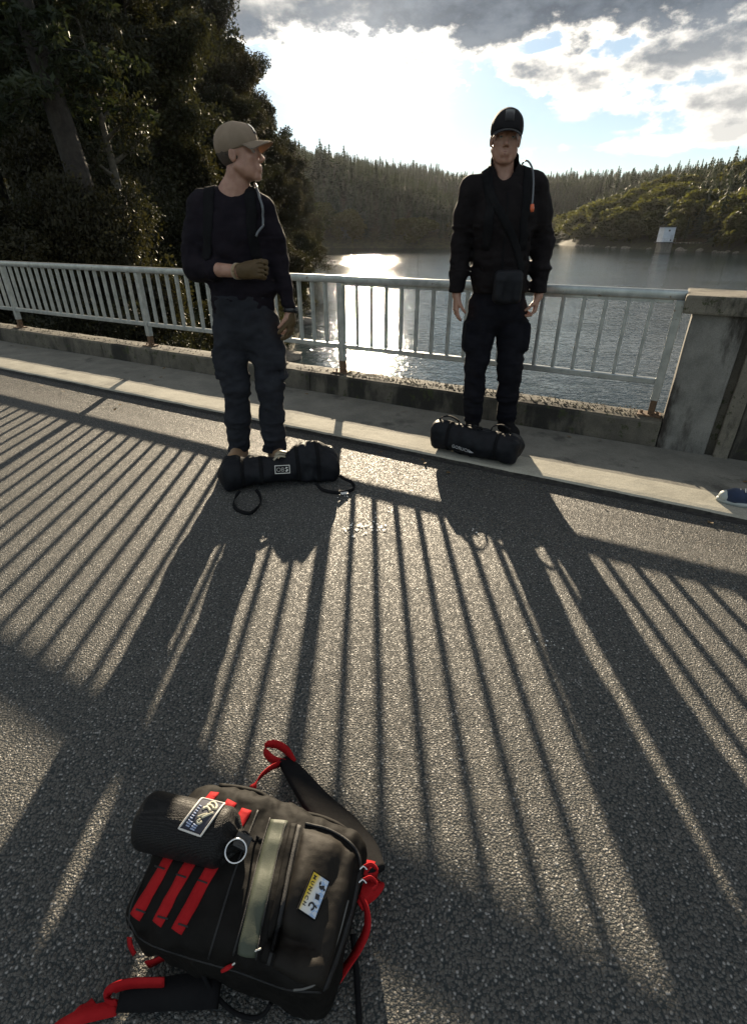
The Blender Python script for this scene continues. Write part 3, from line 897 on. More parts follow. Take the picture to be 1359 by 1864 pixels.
def conifer_mesh(seed, H, R, n_whorl, base=.12, needle=.22, dens=1.0, sparse=0.0):
    r_ = np.random.default_rng(seed)
    wood = MB().tube([(0, 0, -.6), (.05, 0, H * .3), (0, .08, H * .7), (0, 0, H)], [.016 * H + .05, .012 * H + .03, .006 * H + .02, .015], 8)
    C = []
    for i in range(n_whorl):
        t = base + (1 - base) * i / n_whorl
        z = H * t
        L = R * (1 - t) ** .85 * r_.uniform(.75, 1.15) + .15
        nb = int(r_.integers(5, 8))
        for b in range(nb):
            if r_.random() < sparse * (1 - t): continue
            az = 2 * math.pi * (b + r_.random() * .6) / nb + i
            n = 6
            pts = []
            for k in range(n + 1):
                u = k / n
                pts.append((math.cos(az) * L * u, math.sin(az) * L * u, z + L * (.12 * u - .42 * u * u + .16 * u ** 3)))
            wood.tube(pts, np.linspace(.03, .008, n + 1), 3, cap=False)
            m = max(4, int(L * 34 * dens))
            u = r_.random(m) ** .7
            q = np.array([np.interp(u, np.linspace(0, 1, n + 1), [p[a] for p in pts]) for a in range(3)]).T
            sw = r_.normal(size=(m, 3)) * np.array([.16, .16, .07]) * (L * .55 + .3)
            sw[:, 2] -= .10 * r_.random(m)
            C.append(q + sw * (1.05 - u)[:, None] ** .4)
    C = np.concatenate(C)
    LV, LF = leaf_cards(C, needle, r_, 1.2, 2.2)
    return wood, LV, LF

def tree_proto(wood, LV, LF, bark, leaf):
    return (mesh_from('trunk', wood.V, wood.F, bark), mesh_from('crown', LV, LF, leaf, None, False))
def place_tree(proto, name, xy, label, cat='tree', group=None, s=1.0, sz=None, rz=0.0, z=None, tilt=(0, 0)):
    zz = float(terrain_z(xy[0], xy[1])) if z is None else z
    t = thing(name, (xy[0], xy[1], zz), label, cat, rz, group)
    t.scale = (s, s, sz if sz is not None else s)
    t.rotation_euler = (tilt[0], tilt[1], rz)
    link('trunk', proto[0], t); link('crown', proto[1], t)
    return t

def at(px, Y):         # ground position seen in the direction of column px at distance Y (near the horizon line)
    d = ray(px, 422); return (d[0] / d[1] * Y, Y)

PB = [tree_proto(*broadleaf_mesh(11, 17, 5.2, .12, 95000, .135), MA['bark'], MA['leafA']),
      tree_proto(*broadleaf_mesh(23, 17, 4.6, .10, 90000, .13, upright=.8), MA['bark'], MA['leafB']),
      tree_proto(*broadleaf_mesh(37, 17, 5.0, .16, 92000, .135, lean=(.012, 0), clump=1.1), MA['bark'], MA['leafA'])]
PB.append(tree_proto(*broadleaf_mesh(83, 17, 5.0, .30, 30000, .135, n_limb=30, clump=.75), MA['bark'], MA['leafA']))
PF = [tree_proto(*conifer_mesh(5, 20, 3.6, 46, .10, .30, 1.5), MA['bark'], MA['needle'])]
PPALE = tree_proto(*broadleaf_mesh(91, 17, 2.6, .45, 9000, .12, n_limb=18, clump=.6), MA['palebark'], MA['leafA'])
PINE = tree_proto(*conifer_mesh(9, 22, 3.3, 34, .34, .11, 2.2, .45), MA['bark'], MA['needle'])
PS = [tree_proto(*broadleaf_mesh(51, 3.0, 1.9, .04, 22000, .06, n_limb=16, clump=.5), MA['bark'], MA['leafB']),
      tree_proto(*broadleaf_mesh(57, 2.6, 1.6, .04, 20000, .055, n_limb=14, clump=.45), MA['bark'], MA['leafA'])]
PBARE = tree_proto(*broadleaf_mesh(71, 15, 3.4, .2, 900, .16, n_limb=30), MA['bark'], MA['leafB'])

def build_left_wood():
    g = 'trees of the dark wood on the left bank'
    L0 = 'broadleaf tree among the dense dark trees behind the railing on the left'
    # (column, distance, height, kind)
    front = [(-230, 22, 15, 0), (-60, 25, 15, 3), (60, 30, 16, 3), (150, 26, 12, 0), (215, 34, 19, 3), (285, 30, 13, 2), (285, 44, 21, 0),
             (20, 40, 22, 3), (110, 46, 25, 3), (-120, 38, 18, 1), (190, 52, 26, 3), (255, 56, 27, 1), (290, 64, 27, 3),
             (380, 58, 15, 1), (430, 50, 13, 0), (365, 78, 21, 0), (450, 66, 18, 1), (-320, 34, 20, 2), (70, 62, 30, 3), (-30, 60, 22, 0), (150, 70, 24, 2), (240, 80, 36, 3), (60, 72, 22, 1), (330, 90, 27, 3)]
    r_ = random.Random(5)
    for (px, Y, h, k) in front:
        xy = at(px, Y)
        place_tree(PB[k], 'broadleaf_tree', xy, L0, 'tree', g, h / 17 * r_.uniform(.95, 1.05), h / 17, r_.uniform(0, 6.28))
    # the tall tree that draws the edge of the wood against the sky, with lower ones stepping down to the shore
    place_tree(PB[2], 'broadleaf_tree', at(398, 74), 'tallest broadleaf tree at the lakeward edge of the left wood, bright sky behind its crown', 'tree', None, 1.0, 1.66, 1.0)
    for (px, Y, h, k, lab) in [(452, 84, 23, 0, 'round broadleaf tree rising behind the tan cap'), (492, 92, 20, 1, 'olive broadleaf tree right of the tan cap'),
                               (530, 104, 18, 2, 'last broadleaf tree of the left wood above the shore'), (558, 98, 11, 1, 'small pale olive tree leaning over the lake at the end of the left wood'),
                               (520, 70, 13, 1, 'olive tree behind the shoulder of the man in the tan cap'), (540, 80, 11, 0, 'low broadleaf tree standing on the left shore point')]:
        place_tree(PB[k], 'broadleaf_tree', at(px, Y), lab, 'tree', None, h / 17 * .95, h / 17, px * .1)
    place_tree(PBARE, 'bare_tree', at(548, 128), 'thin bare-branched tree against the bright sky at the end of the left wood', 'tree', None, 1.35, 1.55, .3)
    place_tree(PINE, 'pine_tree', at(205, 16.5), 'tall leaning pine with a bare trunk near the top left corner', 'tree', None, 1.0, 1.02, .4, tilt=(-.05, -.10))
    place_tree(PPALE, 'birch_tree', at(247, 19), 'slender pale-barked tree behind the railing left of the man in the tan cap', 'tree', None, .62, .62, 1.0, tilt=(0, -.05))
    place_tree(PINE, 'pine_tree', at(20, 30), 'sparse pine just left of the leaning pine trunk', 'tree', None, 1.05, 1.05, 2.0)
    place_tree(PF[0], 'fir_tree', at(300, 90), 'tall fir behind the broadleaf trees of the left wood', 'tree', None, 1.5, 1.75, .7)
    # shrubs along the bank
    i = 0
    for (px, Y, s) in [(0, 15, 1.2), (60, 13, .9), (130, 16, 1.1), (200, 14, .8), (270, 17, 1.0), (330, 15, .8), (390, 20, 1.1), (440, 24, 1.0), (480, 30, 1.1), (500, 36, 1.0), (515, 45, 1.3), (530, 55, 1.5), (545, 66, 1.7),
                       (555, 78, 1.8), (566, 92, 2.0), (-90, 16, 1.3), (100, 20, 1.4), (180, 22, 1.4), (250, 25, 1.6), (310, 28, 1.6), (370, 32, 1.5), (420, 36, 1.6), (460, 46, 1.6)]:
        x, y = at(px, Y)
        if lake_dist(np.array([x]), np.array([y]))[0] < .4: 
            x -= .9 + max(0, -float(lake_dist(np.array([x]), np.array([y]))[0]))
        place_tree(PS[i % 2], 'shrub', (x, y), 'leafy shrub on the shaded bank below the left wood', 'shrub', 'shrubs on the left bank', s, s * (1.0 + .2 * (i % 3)), i * 1.3)
        i += 1
    # undergrowth: leaves close to the slope
    r2 = np.random.default_rng(8)
    n = 90000
    x = -4 - r2.random(n) ** 1.4 * 40; y = 8 + r2.random(n) ** 1.3 * 95
    d = lake_dist(x, y); k = d > .3; x, y = x[k], y[k]
    z = terrain_z(x, y) + r2.random(len(x)) ** 2 * (.75 + .4 * np.asarray(fbm(x * .4, y * .4, 1.0))) + .05
    nn = x * EN[0] + y * EN[1]; k = nn > 5.2; x, y, z = x[k], y[k], z[k]
    V, F = leaf_cards(np.stack([x, y, z], 1), .26, r2, .6)
    link('undergrowth', mesh_from('undergrowth', V, F, MA['grass'], None, False), kind='stuff')
build_left_wood()

# far conifers and broadleaf trees on the hills
def far_conifer(seed):
    r_ = np.random.default_rng(seed); V = []; F = []
    H = 1.0; n = 13
    for i in range(n):
        t = i / n; z = .08 + .92 * t; R = .19 * (1 - t) ** .8 * r_.uniform(.8, 1.2) + .012
        m = int(r_.integers(6, 9)); a0 = r_.random() * 6.28
        for k in range(m):
            a = a0 + 6.283 * k / m + r_.uniform(-.2, .2); rr = R * r_.uniform(.7, 1.25); w = .42
            b = len(V)
            V += [(0, 0, z + .035), (rr * .7 * math.cos(a - w), rr * .7 * math.sin(a - w), z - .02), (rr * math.cos(a), rr * math.sin(a), z - .045 - r_.uniform(0, .02)), (rr * .7 * math.cos(a + w), rr * .7 * math.sin(a + w), z - .02)]
            F.append((b, b + 1, b + 2, b + 3))
    b = len(V)
    V += [(.012, 0, -.05), (-.006, .01, -.05), (-.006, -.01, -.05), (0, 0, 1.04)]; F += [(b, b + 1, b + 3, b + 3)[:3], (b + 1, b + 2, b + 3), (b + 2, b, b + 3)]
    return V, F
def far_broadleaf(seed, n=2600):
    r_ = np.random.default_rng(seed)
    cl = []
    for i in range(16):
        a = r_.uniform(0, 6.28); rr = r_.random() ** .6 * .30; cl.append((rr * math.cos(a), rr * math.sin(a), r_.uniform(.28, .86) - rr * .5))
    cl = np.array(cl); cr = r_.uniform(.11, .20, 16)
    idx = r_.integers(0, 16, n); o = r_.normal(size=(n, 3)); o /= np.linalg.norm(o, axis=1)[:, None]
    C = cl[idx] + o * (cr[idx] * r_.random(n) ** .25)[:, None]
    V, F = leaf_cards(C, .055, r_, .4, 1.5)
    tk = MB().tube([(0, 0, -.05), (.01, 0, .3), (0, .01, .6)], [.022, .016, .008], 5)
    b = len(V); V = np.vstack([V, np.array(tk.V)]); FF = [tuple(f) for f in F] + [tuple(i + b for i in f) for f in tk.F]
    return V, FF
def build_far_woods():
    r_ = np.random.default_rng(21)
    cons = [far_conifer(s) for s in (1, 2, 3)]
    con_me = [mesh_from('conifer_tree', V, F, MA['needleFar'], None, False) for V, F in cons]
    brd = [far_broadleaf(s) for s in (4, 5, 6)]
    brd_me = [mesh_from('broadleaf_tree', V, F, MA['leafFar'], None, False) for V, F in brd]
    pts = []
    # candidate sites on the slopes facing the camera, by jittered grid
    for x in np.arange(-330, 330, 5.2):
        for y in np.arange(95, 640, 5.2):
            pts.append((x + r_.uniform(-2.4, 2.4), y + r_.uniform(-2.4, 2.4)))
    pts = np.array(pts)
    d = lake_dist(pts[:, 0], pts[:, 1])
    az = pts[:, 0] / pts[:, 1]
    far = (pts[:, 1] > 235) & (az > -.45) & (az < .62)
    right = (pts[:, 0] > 60) & (az < .92) & (pts[:, 1] < 330)
    keep = (d > 2.0) & (d < 235) & (far | right)
    pts = pts[keep]; d = d[keep]
    z = terrain_z(pts[:, 0], pts[:, 1])
    # thin out sites hidden deep behind others: keep the shore band, the ridge and a share of the rest
    isright = (pts[:, 0] > 85) & (pts[:, 1] < 330)
    sites = []
    for (x, y), dd, zz, rt in zip(pts, d, z, isright):
        dist = math.hypot(x, y)
        nz = float(vnoise(x * .035, y * .035, 1.))
        broad = rt and dd < 62 and r_.random() < np.clip(1.15 - dd / 48 + .9 * nz, .04, .97) and not (x / y > .56 and x / y < .60 and y > 190)
        if not rt and dd < 9 and r_.random() < .35: broad = True
        if broad: h = r_.uniform(8, 15) * (1.2 if x / y > .6 else 1)
        else: h = (r_.uniform(9, 15) if not rt else r_.uniform(10, 16)) * (1.25 if r_.random() < .12 else 1)
        sites.append([x, y, zz, h, broad, h / dist, rt, dd])
    sites.sort(key=lambda s: -s[5])
    ng = {'b': 0, 'c': 0}
    SV = {True: [], False: []}; SF = {True: [], False: []}; off = {True: 0, False: 0}
    for i, (x, y, zz, h, broad, sz, rt, dd) in enumerate(sites):
        key = 'b' if broad else 'c'
        j = int(r_.integers(0, 3)); rz = r_.uniform(0, 6.28); w = h * r_.uniform(.8, 1.45) * (1.25 if broad else 1.0)
        if ng[key] < (110 if broad else 180):
            ng[key] += 1
            if broad:
                lab = 'sunlit yellow-green broadleaf tree on the right shore of the lake' if rt else 'small broadleaf tree at the foot of the far hill'
                grp = 'broadleaf trees on the right shore' if rt else 'broadleaf trees on the far shore'
            else:
                lab = 'dark conifer on the wooded slope right of the lake' if rt else 'dark conifer on the far wooded hill across the lake'
                grp = 'conifers on the right slope' if rt else 'conifers on the far hill'
            o = link('broadleaf_tree' if broad else 'conifer_tree', (brd_me if broad else con_me)[j], None, lab, 'tree', grp)
            o.location = (x, y, zz); o.rotation_euler = (0, 0, rz); o.scale = (w, w, h)
        else:
            V, F = (brd if broad else cons)[j]
            V = np.asarray(V)
            c, s = math.cos(rz), math.sin(rz)
            if broad:
                V = V[:4 * 700]; F = [f for f in F if max(f) < 4 * 700]; w *= 1.1
            V = np.stack([(V[:, 0] * c - V[:, 1] * s) * w + x, (V[:, 0] * s + V[:, 1] * c) * w + y, V[:, 2] * h + zz], 1)
            SV[broad].append(V); SF[broad].append((F, off[broad])); off[broad] += len(V)
    for br in (False, True):
        if not SV[br]: continue
        V = np.concatenate(SV[br])
        Q = np.array([[i + o for i in (f if len(f) == 4 else (f[0], f[1], f[2], f[2]))] for F, o in SF[br] for f in F if len(f) == 4])
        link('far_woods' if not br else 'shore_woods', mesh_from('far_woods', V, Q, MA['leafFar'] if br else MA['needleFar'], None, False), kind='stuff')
    print('SITES', len(sites), ng, {k: len(v) for k, v in SV.items()})
build_far_woods()

# pale rocks along the far shores
def build_shore_rocks():
    r_ = np.random.default_rng(4)
    bm_me = []
    for s in range(3):
        bm = bmesh.new(); bmesh.ops.create_icosphere(bm, subdivisions=2, radius=1)
        for v in bm.verts:
            p = np.array(v.co); v.co = Vector(p * (1 + .35 * float(fbm(*(p * 1.3 + s * 7))))); v.co.z *= .55
        V = [tuple(v.co) for v in bm.verts]; bm.verts.index_update(); F = [tuple(v.index for v in f.verts) for f in bm.faces]; bm.free()
        bm_me.append(mesh_from('rock', V, F, MA['rock'], None, False))
    for i in range(46):
        if i < 30:
            y = r_.uniform(150, 300); 
            xs = np.linspace(80, 140, 200); dd = lake_dist(xs, np.full(200, y)); x = float(xs[np.argmax(dd > 0)])
            s = r_.uniform(.7, 1.9); lab = 'pale rock at the waterline of the right shore'; g = 'rocks along the right shore'
        else:
            y = r_.uniform(26, 100)
            xs = np.linspace(-2, -20, 300); dd = lake_dist(xs, np.full(300, y)); x = float(xs[np.argmax(dd > 0)])
            s = r_.uniform(.3, .8) * (1 + y / 120); lab = 'dark rock at the waterline below the left wood'; g = 'rocks along the left shore'
        o = link('rock', bm_me[i % 3], None, lab, 'rock', g)
        o.location = (x, y, ZW + .1); o.scale = (s, s, s * r_.uniform(.6, 1.1)); o.rotation_euler = (0, 0, r_.uniform(0, 6))
MA['rock'] = mat('shore_rock', (.16, .14, .115), .9, var=(.24, .21, .17), var_scale=2, bump=(5, .05))
build_shore_rocks()

# intake tower with footbridge
def build_tower():
    Y = 206.0
    c = np.array([ray(1209, 440)[0] / ray(1209, 440)[1] * Y, Y, ZW])
    px = 930 / (Y * math.cos(PITCH))         # pixels per metre out there (approx.)
    root = thing('intake_tower', c, 'small white gatehouse on a concrete pier standing in the lake near the right shore', 'tower')
    W = mat('white_render', (.62, .66, .72), .6, var=(.52, .56, .62), var_scale=.6)
    CC = MA['dam']; D = mat('dark_roof', (.05, .05, .055), .7)
    X, Yv, Z = np.array([1., 0, 0]), np.array([0, 1., 0]), EZ
    z0 = 3.1; z1 = 7.9
    MB().box(c + Z * (z0 / 2 - 1.5), X * 1.75, Yv * 1.9, Z * (z0 / 2 + 1.49), .05).make('pier', CC, root)
    for s in (-1, 1):
        MB().tube([c + X * (1.75 * s) - Yv * 2.0 + Z * -2, c + X * (1.75 * s) - Yv * 2.0 + Z * z0], .16, 8).make('support', CC, root, True)
    MB().box(c + Z * (z0 + .12), X * 2.55, Yv * 2.6, Z * .12).make('deck', D, root)
    b = obj('cabin', *(lambda m: (m.V, m.F))(MB().box(c + Z * ((z0 + .24 + z1) / 2), X * 1.95, Yv * 1.95, Z * ((z1 - z0 - .24) / 2), .03)), W, root, False)
    MB().box(c + Z * (z1 + .10) , X * 2.2, Yv * 2.2, Z * .10).make('roof', D, root)
    f = c - Yv * 1.955
    MB().box(f + X * -.1 + Z * 6.9, X * .28, Yv * .03, Z * .28).make('window', D, b)
    MB().box(f + X * 1.15 + Z * (z0 + 1.35), X * .5, Yv * .03, Z * 1.1).make('door', mat('door_paint', (.45, .48, .53), .6), b)
    MB().box(f + X * 1.0 + Z * (z0 + .8) - Yv * .05, X * .18, Yv * .05, Z * .25).make('control_box', D, b)
    rl = MB()
    for s in np.linspace(-2.5, 2.5, 6): rl.tube([c + X * s - Yv * 2.55 + Z * (z0 + .24), c + X * s - Yv * 2.55 + Z * (z0 + 1.3)], .03, 5)
    rl.tube([c - X * 2.5 - Yv * 2.55 + Z * (z0 + 1.3), c + X * 2.5 - Yv * 2.55 + Z * (z0 + 1.3)], .03, 5)
    rl.make('guard_rail', MA['steel'], root)
    # the footbridge leads from the tower to the shore
    br = thing('footbridge', c + X * 2.6 + Z * (z0 - .1), 'thin footbridge leading from the white gatehouse to the right shore', 'footbridge')
    e = c + X * 16.0 + Yv * 3 + Z * (z0 - .1); a = c + X * 2.6 + Yv * .5 + Z * (z0 - .1)
    u = (e - a) / np.linalg.norm(e - a); n = np.cross(u, Z)
    MB().box((a + e) / 2, u * np.linalg.norm(e - a) / 2, n * .6, Z * .16).make('walkway', MA['pillar'], br)
    for sgn in (-1, 1):
        r = MB()
        for t in np.linspace(.02, .98, 12): q = a + (e - a) * t + n * .55 * sgn; r.tube([q, q + Z * 1.0], .03, 4)
        r.tube([a + n * .55 * sgn + Z * 1.0, e + n * .55 * sgn + Z * 1.0], .03, 4)
        r.make('handrail', MA['rust'], br)
build_tower()
# ------------------------------------------------------------------ people
def rotz(a):
    c, s = math.cos(a), math.sin(a); return np.array([[c, -s, 0], [s, c, 0], [0, 0, 1.]])
def rotx(a):
    c, s = math.cos(a), math.sin(a); return np.array([[1., 0, 0], [0, c, -s], [0, s, c]])
def roty(a):
    c, s = math.cos(a), math.sin(a); return np.array([[c, 0, s], [0, 1., 0], [-s, 0, c]])
V3 = lambda *a: np.array(a, float)

def head_sdf(S, C, R, s=1.0, part='skin'):
    """head looking along local -Y; R columns = local axes"""
    T = lambda x, y, z: C + R @ (V3(x, y, z) * s)
    if part == 'skin':
        S.ell(T(0, .014, .035), V3(.074, .094, .086) * s, R, .01)
        S.ell(T(0, -.030, -.025), V3(.062, .064, .085) * s, R, .02)
        S.cone(T(-.056, .005, -.050), .020 * s, T(-.024, -.070, -.100), .017 * s, .015)
        S.cone(T(.056, .005, -.050), .020 * s, T(.024, -.070, -.100), .017 * s, .015)
        S.ell(T(0, -.045, -.080), V3(.044, .048, .034) * s, R, .015)
        S.ell(T(0, -.078, -.102), V3(.021, .017, .016) * s, R, .012)
        for x in (-1, 1):
            S.ell(T(.043 * x, -.064, -.018), V3(.022, .019, .018) * s, R, .015)
        for x in (-1, 1): S.ell(T(.042 * x, -.036, -.055), V3(.022, .040, .044) * s, R, .02)
        S.cone(T(-.038, -.080, .026), .014 * s, T(.038, -.080, .026), .014 * s, .012)
        S.cone(T(0, -.088, .018), .0090 * s, T(0, -.116, -.026), .0115 * s, .008)
        for x in (-1, 1): S.ell(T(.0125 * x, -.103, -.034), V3(.0085, .011, .008) * s, R, .005)
        for x in (-1, 1): S.ell(T(.031 * x, -.101, .008), V3(.0150, .012, .0085) * s, R, .008, 'cut')
        S.cone(T(-.019, -.094, -.060), .0065 * s, T(.019, -.094, -.060), .0065 * s, .006)
        S.cone(T(0, -.099, -.060), .0055 * s, T(0, -.099, -.061), .0055 * s, .006)
        S.cone(T(-.016, -.094, -.074), .0075 * s, T(.016, -.094, -.074), .0075 * s, .006)
        S.ell(T(0, -.060, -.062), V3(.036, .040, .036) * s, R, .012)
        for x in (-1, 1):
            Re = R @ rotz(-.35 * x)
            S.ell(T(.077 * x, .016, -.006), V3(.008, .020, .032) * s, Re, .004)
            S.ell(T(.084 * x, .012, -.004), V3(.006, .010, .018) * s, Re, .004, 'cut')
    elif part == 'hair':
        S.ell(T(0, .020, .030), V3(.079, .097, .092) * s, R, .01)
        S.plane(T(0, -.006, 0), R @ V3(0, -1, .30), .008)
        S.plane(T(0, .0, -.050), R @ V3(0, -.25, -1), .01)
        for x in (-1, 1): S.ell(T(.080 * x, .014, -.010), V3(.014, .024, .034) * s, R, .004, 'cut')
    elif part == 'cap':
        S.ell(T(0, .014, .046), V3(.085, .106, .090) * s, R, .01)
        S.ell(T(0, -.045, .060), V3(.070, .052, .062) * s, R, .02)
        S.plane(T(0, -.09, .036), R @ V3(0, -.22, -1), .004)

def cap_brim(C, R, s, tilt=.18, L=.072, curve=.020, lift=0.0):
    T = lambda x, y, z: C + R @ (V3(x, y, z) * s)
    nu, nv = 17, 7; V = []; F = []
    for lay, dz in ((0, 0.0), (1, -.0035)):
        for j in range(nv):
            v = j / (nv - 1)
            for i in range(nu):
                u = -1 + 2 * i / (nu - 1)
                a = u * 1.02
                bx, by = .080 * math.sin(a * 1.15), .014 - .1035 * math.cos(a * 1.02)
                out = L * v * (1 - .45 * abs(u) ** 2.2)
                x = bx * (1 + .04 * v); y = by - out
                z = lift + .040 - curve * u * u * (.55 + .6 * v) - tilt * out - .05 * out * v + dz
                V.append(T(x, y, z))
    n = nu * nv
    for j in range(nv - 1):
        for i in range(nu - 1):
            q = (j * nu + i, j * nu + i + 1, (j + 1) * nu + i + 1, (j + 1) * nu + i)
            F.append(q); F.append(tuple(k + n for k in q[::-1]))
    ring = [i for i in range(nu)] + [j * nu + nu - 1 for j in range(1, nv)] + [(nv - 1) * nu + i for i in range(nu - 2, -1, -1)] + [j * nu for j in range(nv - 2, 0, -1)]
    F += [(ring[k], ring[(k + 1) % len(ring)], ring[(k + 1) % len(ring)] + n, ring[k] + n) for k in range(len(ring))]
    return V, F

def hand_sdf(S, w, d, pn, tsd, s=1.0, curl=.35, grow=0.0, spread=.10, thumb=(.55, .25), k=.006, groove=0.0):
    """w wrist, d towards the fingers, pn out of the palm, tsd towards the thumb"""
    d = d / np.linalg.norm(d); pn = pn - d * (pn @ d); pn /= np.linalg.norm(pn); tsd = tsd - d * (tsd @ d) - pn * (tsd @ pn); tsd /= np.linalg.norm(tsd)
    g = grow
    # palm
    for a in (-.026, -.009, .009, .026):
        S.cone(w + tsd * a * .7 * s, .0145 * s + g, w + (d * .088 + tsd * a) * s, .0130 * s + g, .012)
    S.cone(w + (d * .02 + tsd * .020 + pn * .008) * s, .016 * s + g, w + (d * .05 + tsd * .026 + pn * .008) * s, .013 * s + g, .012)
    for i, (a, L) in enumerate(((.030, .072), (.010, .080), (-.010, .075), (-.029, .060))):
        base = w + (d * .088 + tsd * a) * s; ang = 0.0
        sp = d + tsd * (spread * (1.2 - .8 * i))
        sp /= np.linalg.norm(sp); r = .0098 * s * (1 - .06 * (i == 3)) + g
        c = curl * (1 + .15 * i)
        for f, cc in ((.46, .8), (.30, 1.25), (.24, .9)):
            ang += c * cc
            dirv = sp * math.cos(ang) + pn * math.sin(ang)
            nx = base + dirv * L * f * s
            S.cone(base, r, nx, r * .9, k); base = nx; r *= .92
    base = w + (d * .022 + tsd * .026 + pn * .006) * s; r = .0125 * s + g
    dv = d * .75 + tsd * thumb[0] + pn * thumb[1]
    for L, ad in ((.042, 0), (.032, .25), (.026, .45)):
        q = dv / np.linalg.norm(dv); q = q * math.cos(ad) + (pn * .8 - tsd * .3) * math.sin(ad); q /= np.linalg.norm(q)
        nx = base + q * L * s; S.cone(base, r, nx, r * .88, .007); base = nx; r *= .88

    if groove:
        for a in (-.0195, 0.0, .0200):
            S.cone(w + (d * .070 + tsd * a - pn * .0165) * s, groove * .5, w + (d * .094 + tsd * a * 1.05 - pn * .013) * s, groove, .003, 'cut')
            S.cone(w + (d * .094 + tsd * a * 1.05 - pn * .013) * s, groove, w + (d * .108 + tsd * a * 1.08 + pn * .004) * s, groove, .003, 'cut')
            S.cone(w + (d * .108 + tsd * a * 1.08 + pn * .004) * s, groove, w + (d * .100 + tsd * a * 1.08 + pn * .030) * s, groove, .003, 'cut')

def limb(S, pts, rad, k=.02, sq=None, sf=1.0):
    for (p, q, a, b) in zip(pts[:-1], pts[1:], rad[:-1], rad[1:]): S.cone(p, a, q, b, k, 'add', sq, sf)

LIP = mat('lips', (.20, .075, .06), .5)
SKIN = bpy.data.materials.new('skin'); SKIN.use_nodes = True
def _skin():
    t = NT(SKIN.node_tree); b = t.n['Principled BSDF']; co = t.coord('Object')
    c = t.mix(t.ramp(t.noise(co, 22, 4, .6), .3, .7), (.40, .225, .16, 1), (.30, .155, .105, 1))
    t.set(b.inputs['Base Color'], c); b.inputs['Roughness'].default_value = .5
    b.inputs['Sheen Weight'].default_value = .18; b.inputs['Sheen Roughness'].default_value = .18
    b.inputs['Subsurface Weight'].default_value = .15; b.inputs['Subsurface Radius'].default_value = (.012, .004, .002); b.inputs['Subsurface Scale'].default_value = 1.0
    t.l.new(t.bump(t.noise(co, 260, 3, .6), .5, .001), b.inputs['Normal'])
_skin()
MA['hair'] = mat('hair', (.035, .025, .018), .7, var=(.07, .05, .035), var_scale=90, bump=(300, .002))
MA['tan_cap'] = fabric('tan_cap_cloth', rim=.14, color=(.21, .16, .115), weave=700, var=(.26, .20, .145), fold=(25, .002), sheen=.03)
MA['black_cap'] = fabric('black_cap_cloth', rim=.14, color=(.011, .010, .012), weave=700, var=(.017, .015, .017), fold=(25, .002), sheen=.03)
MA['navy'] = fabric('navy_shirt_cloth', rim=.03, spec=.10, color=(.009, .0075, .011), weave=800, var=(.014, .011, .015), fold=(12, .008), sheen=.03)
MA['slate'] = fabric('slate_trouser_cloth', rim=.03, spec=.10, color=(.019, .020, .025), weave=650, var=(.029, .031, .037), fold=(13, .010), sheen=.03)
MA['jacket'] = fabric('black_jacket_cloth', rim=.03, spec=.10, color=(.0075, .006, .0065), weave=800, var=(.012, .0095, .010), fold=(11, .010), rough=.75, sheen=.03)
MA['black_trouser'] = fabric('black_trouser_cloth', rim=.03, spec=.10, color=(.006, .006, .009), weave=650, var=(.011, .011, .015), fold=(12, .010), sheen=.02)
MA['glove'] = fabric('brown_glove_leather', rim=.14, color=(.070, .045, .020), weave=400, var=(.10, .066, .030), fold=(40, .003), rough=.6, sheen=.1)
MA['boot'] = fabric('tan_boot_suede', (.22, .13, .065), 400, var=(.28, .17, .085), fold=(30, .003))
MA['sole'] = mat('boot_sole', (.05, .04, .03), .8)
MA['strap'] = fabric('black_webbing', (.008, .008, .009), 500, var=(.013, .013, .014), fold=(40, .001), rough=.9, sheen=.0, spec=.08)
MA['blackbag'] = fabric('black_cordura', (.005, .0055, .008), 520, var=(.009, .010, .013), fold=(9, .012), rough=.62, spec=.22, sheen=.0)
MA['tube'] = mat('drinking_tube', (.10, .11, .12), .3, spec=.6)
MA['orange'] = mat('orange_plastic', (.62, .13, .05), .45)
MA['watch'] = mat('watch_case', (.03, .03, .032), .25, .4)
MA['eye'] = mat('eyeball', (.30, .28, .26), .3)
MA['iris'] = mat('iris', (.04, .03, .025), .2)
MA['white_thread'] = mat('white_thread', (.62, .60, .56), .8, bump=(400, .001))
MA['patch_navy'] = fabric('patch_navy', (.03, .032, .045), 900)

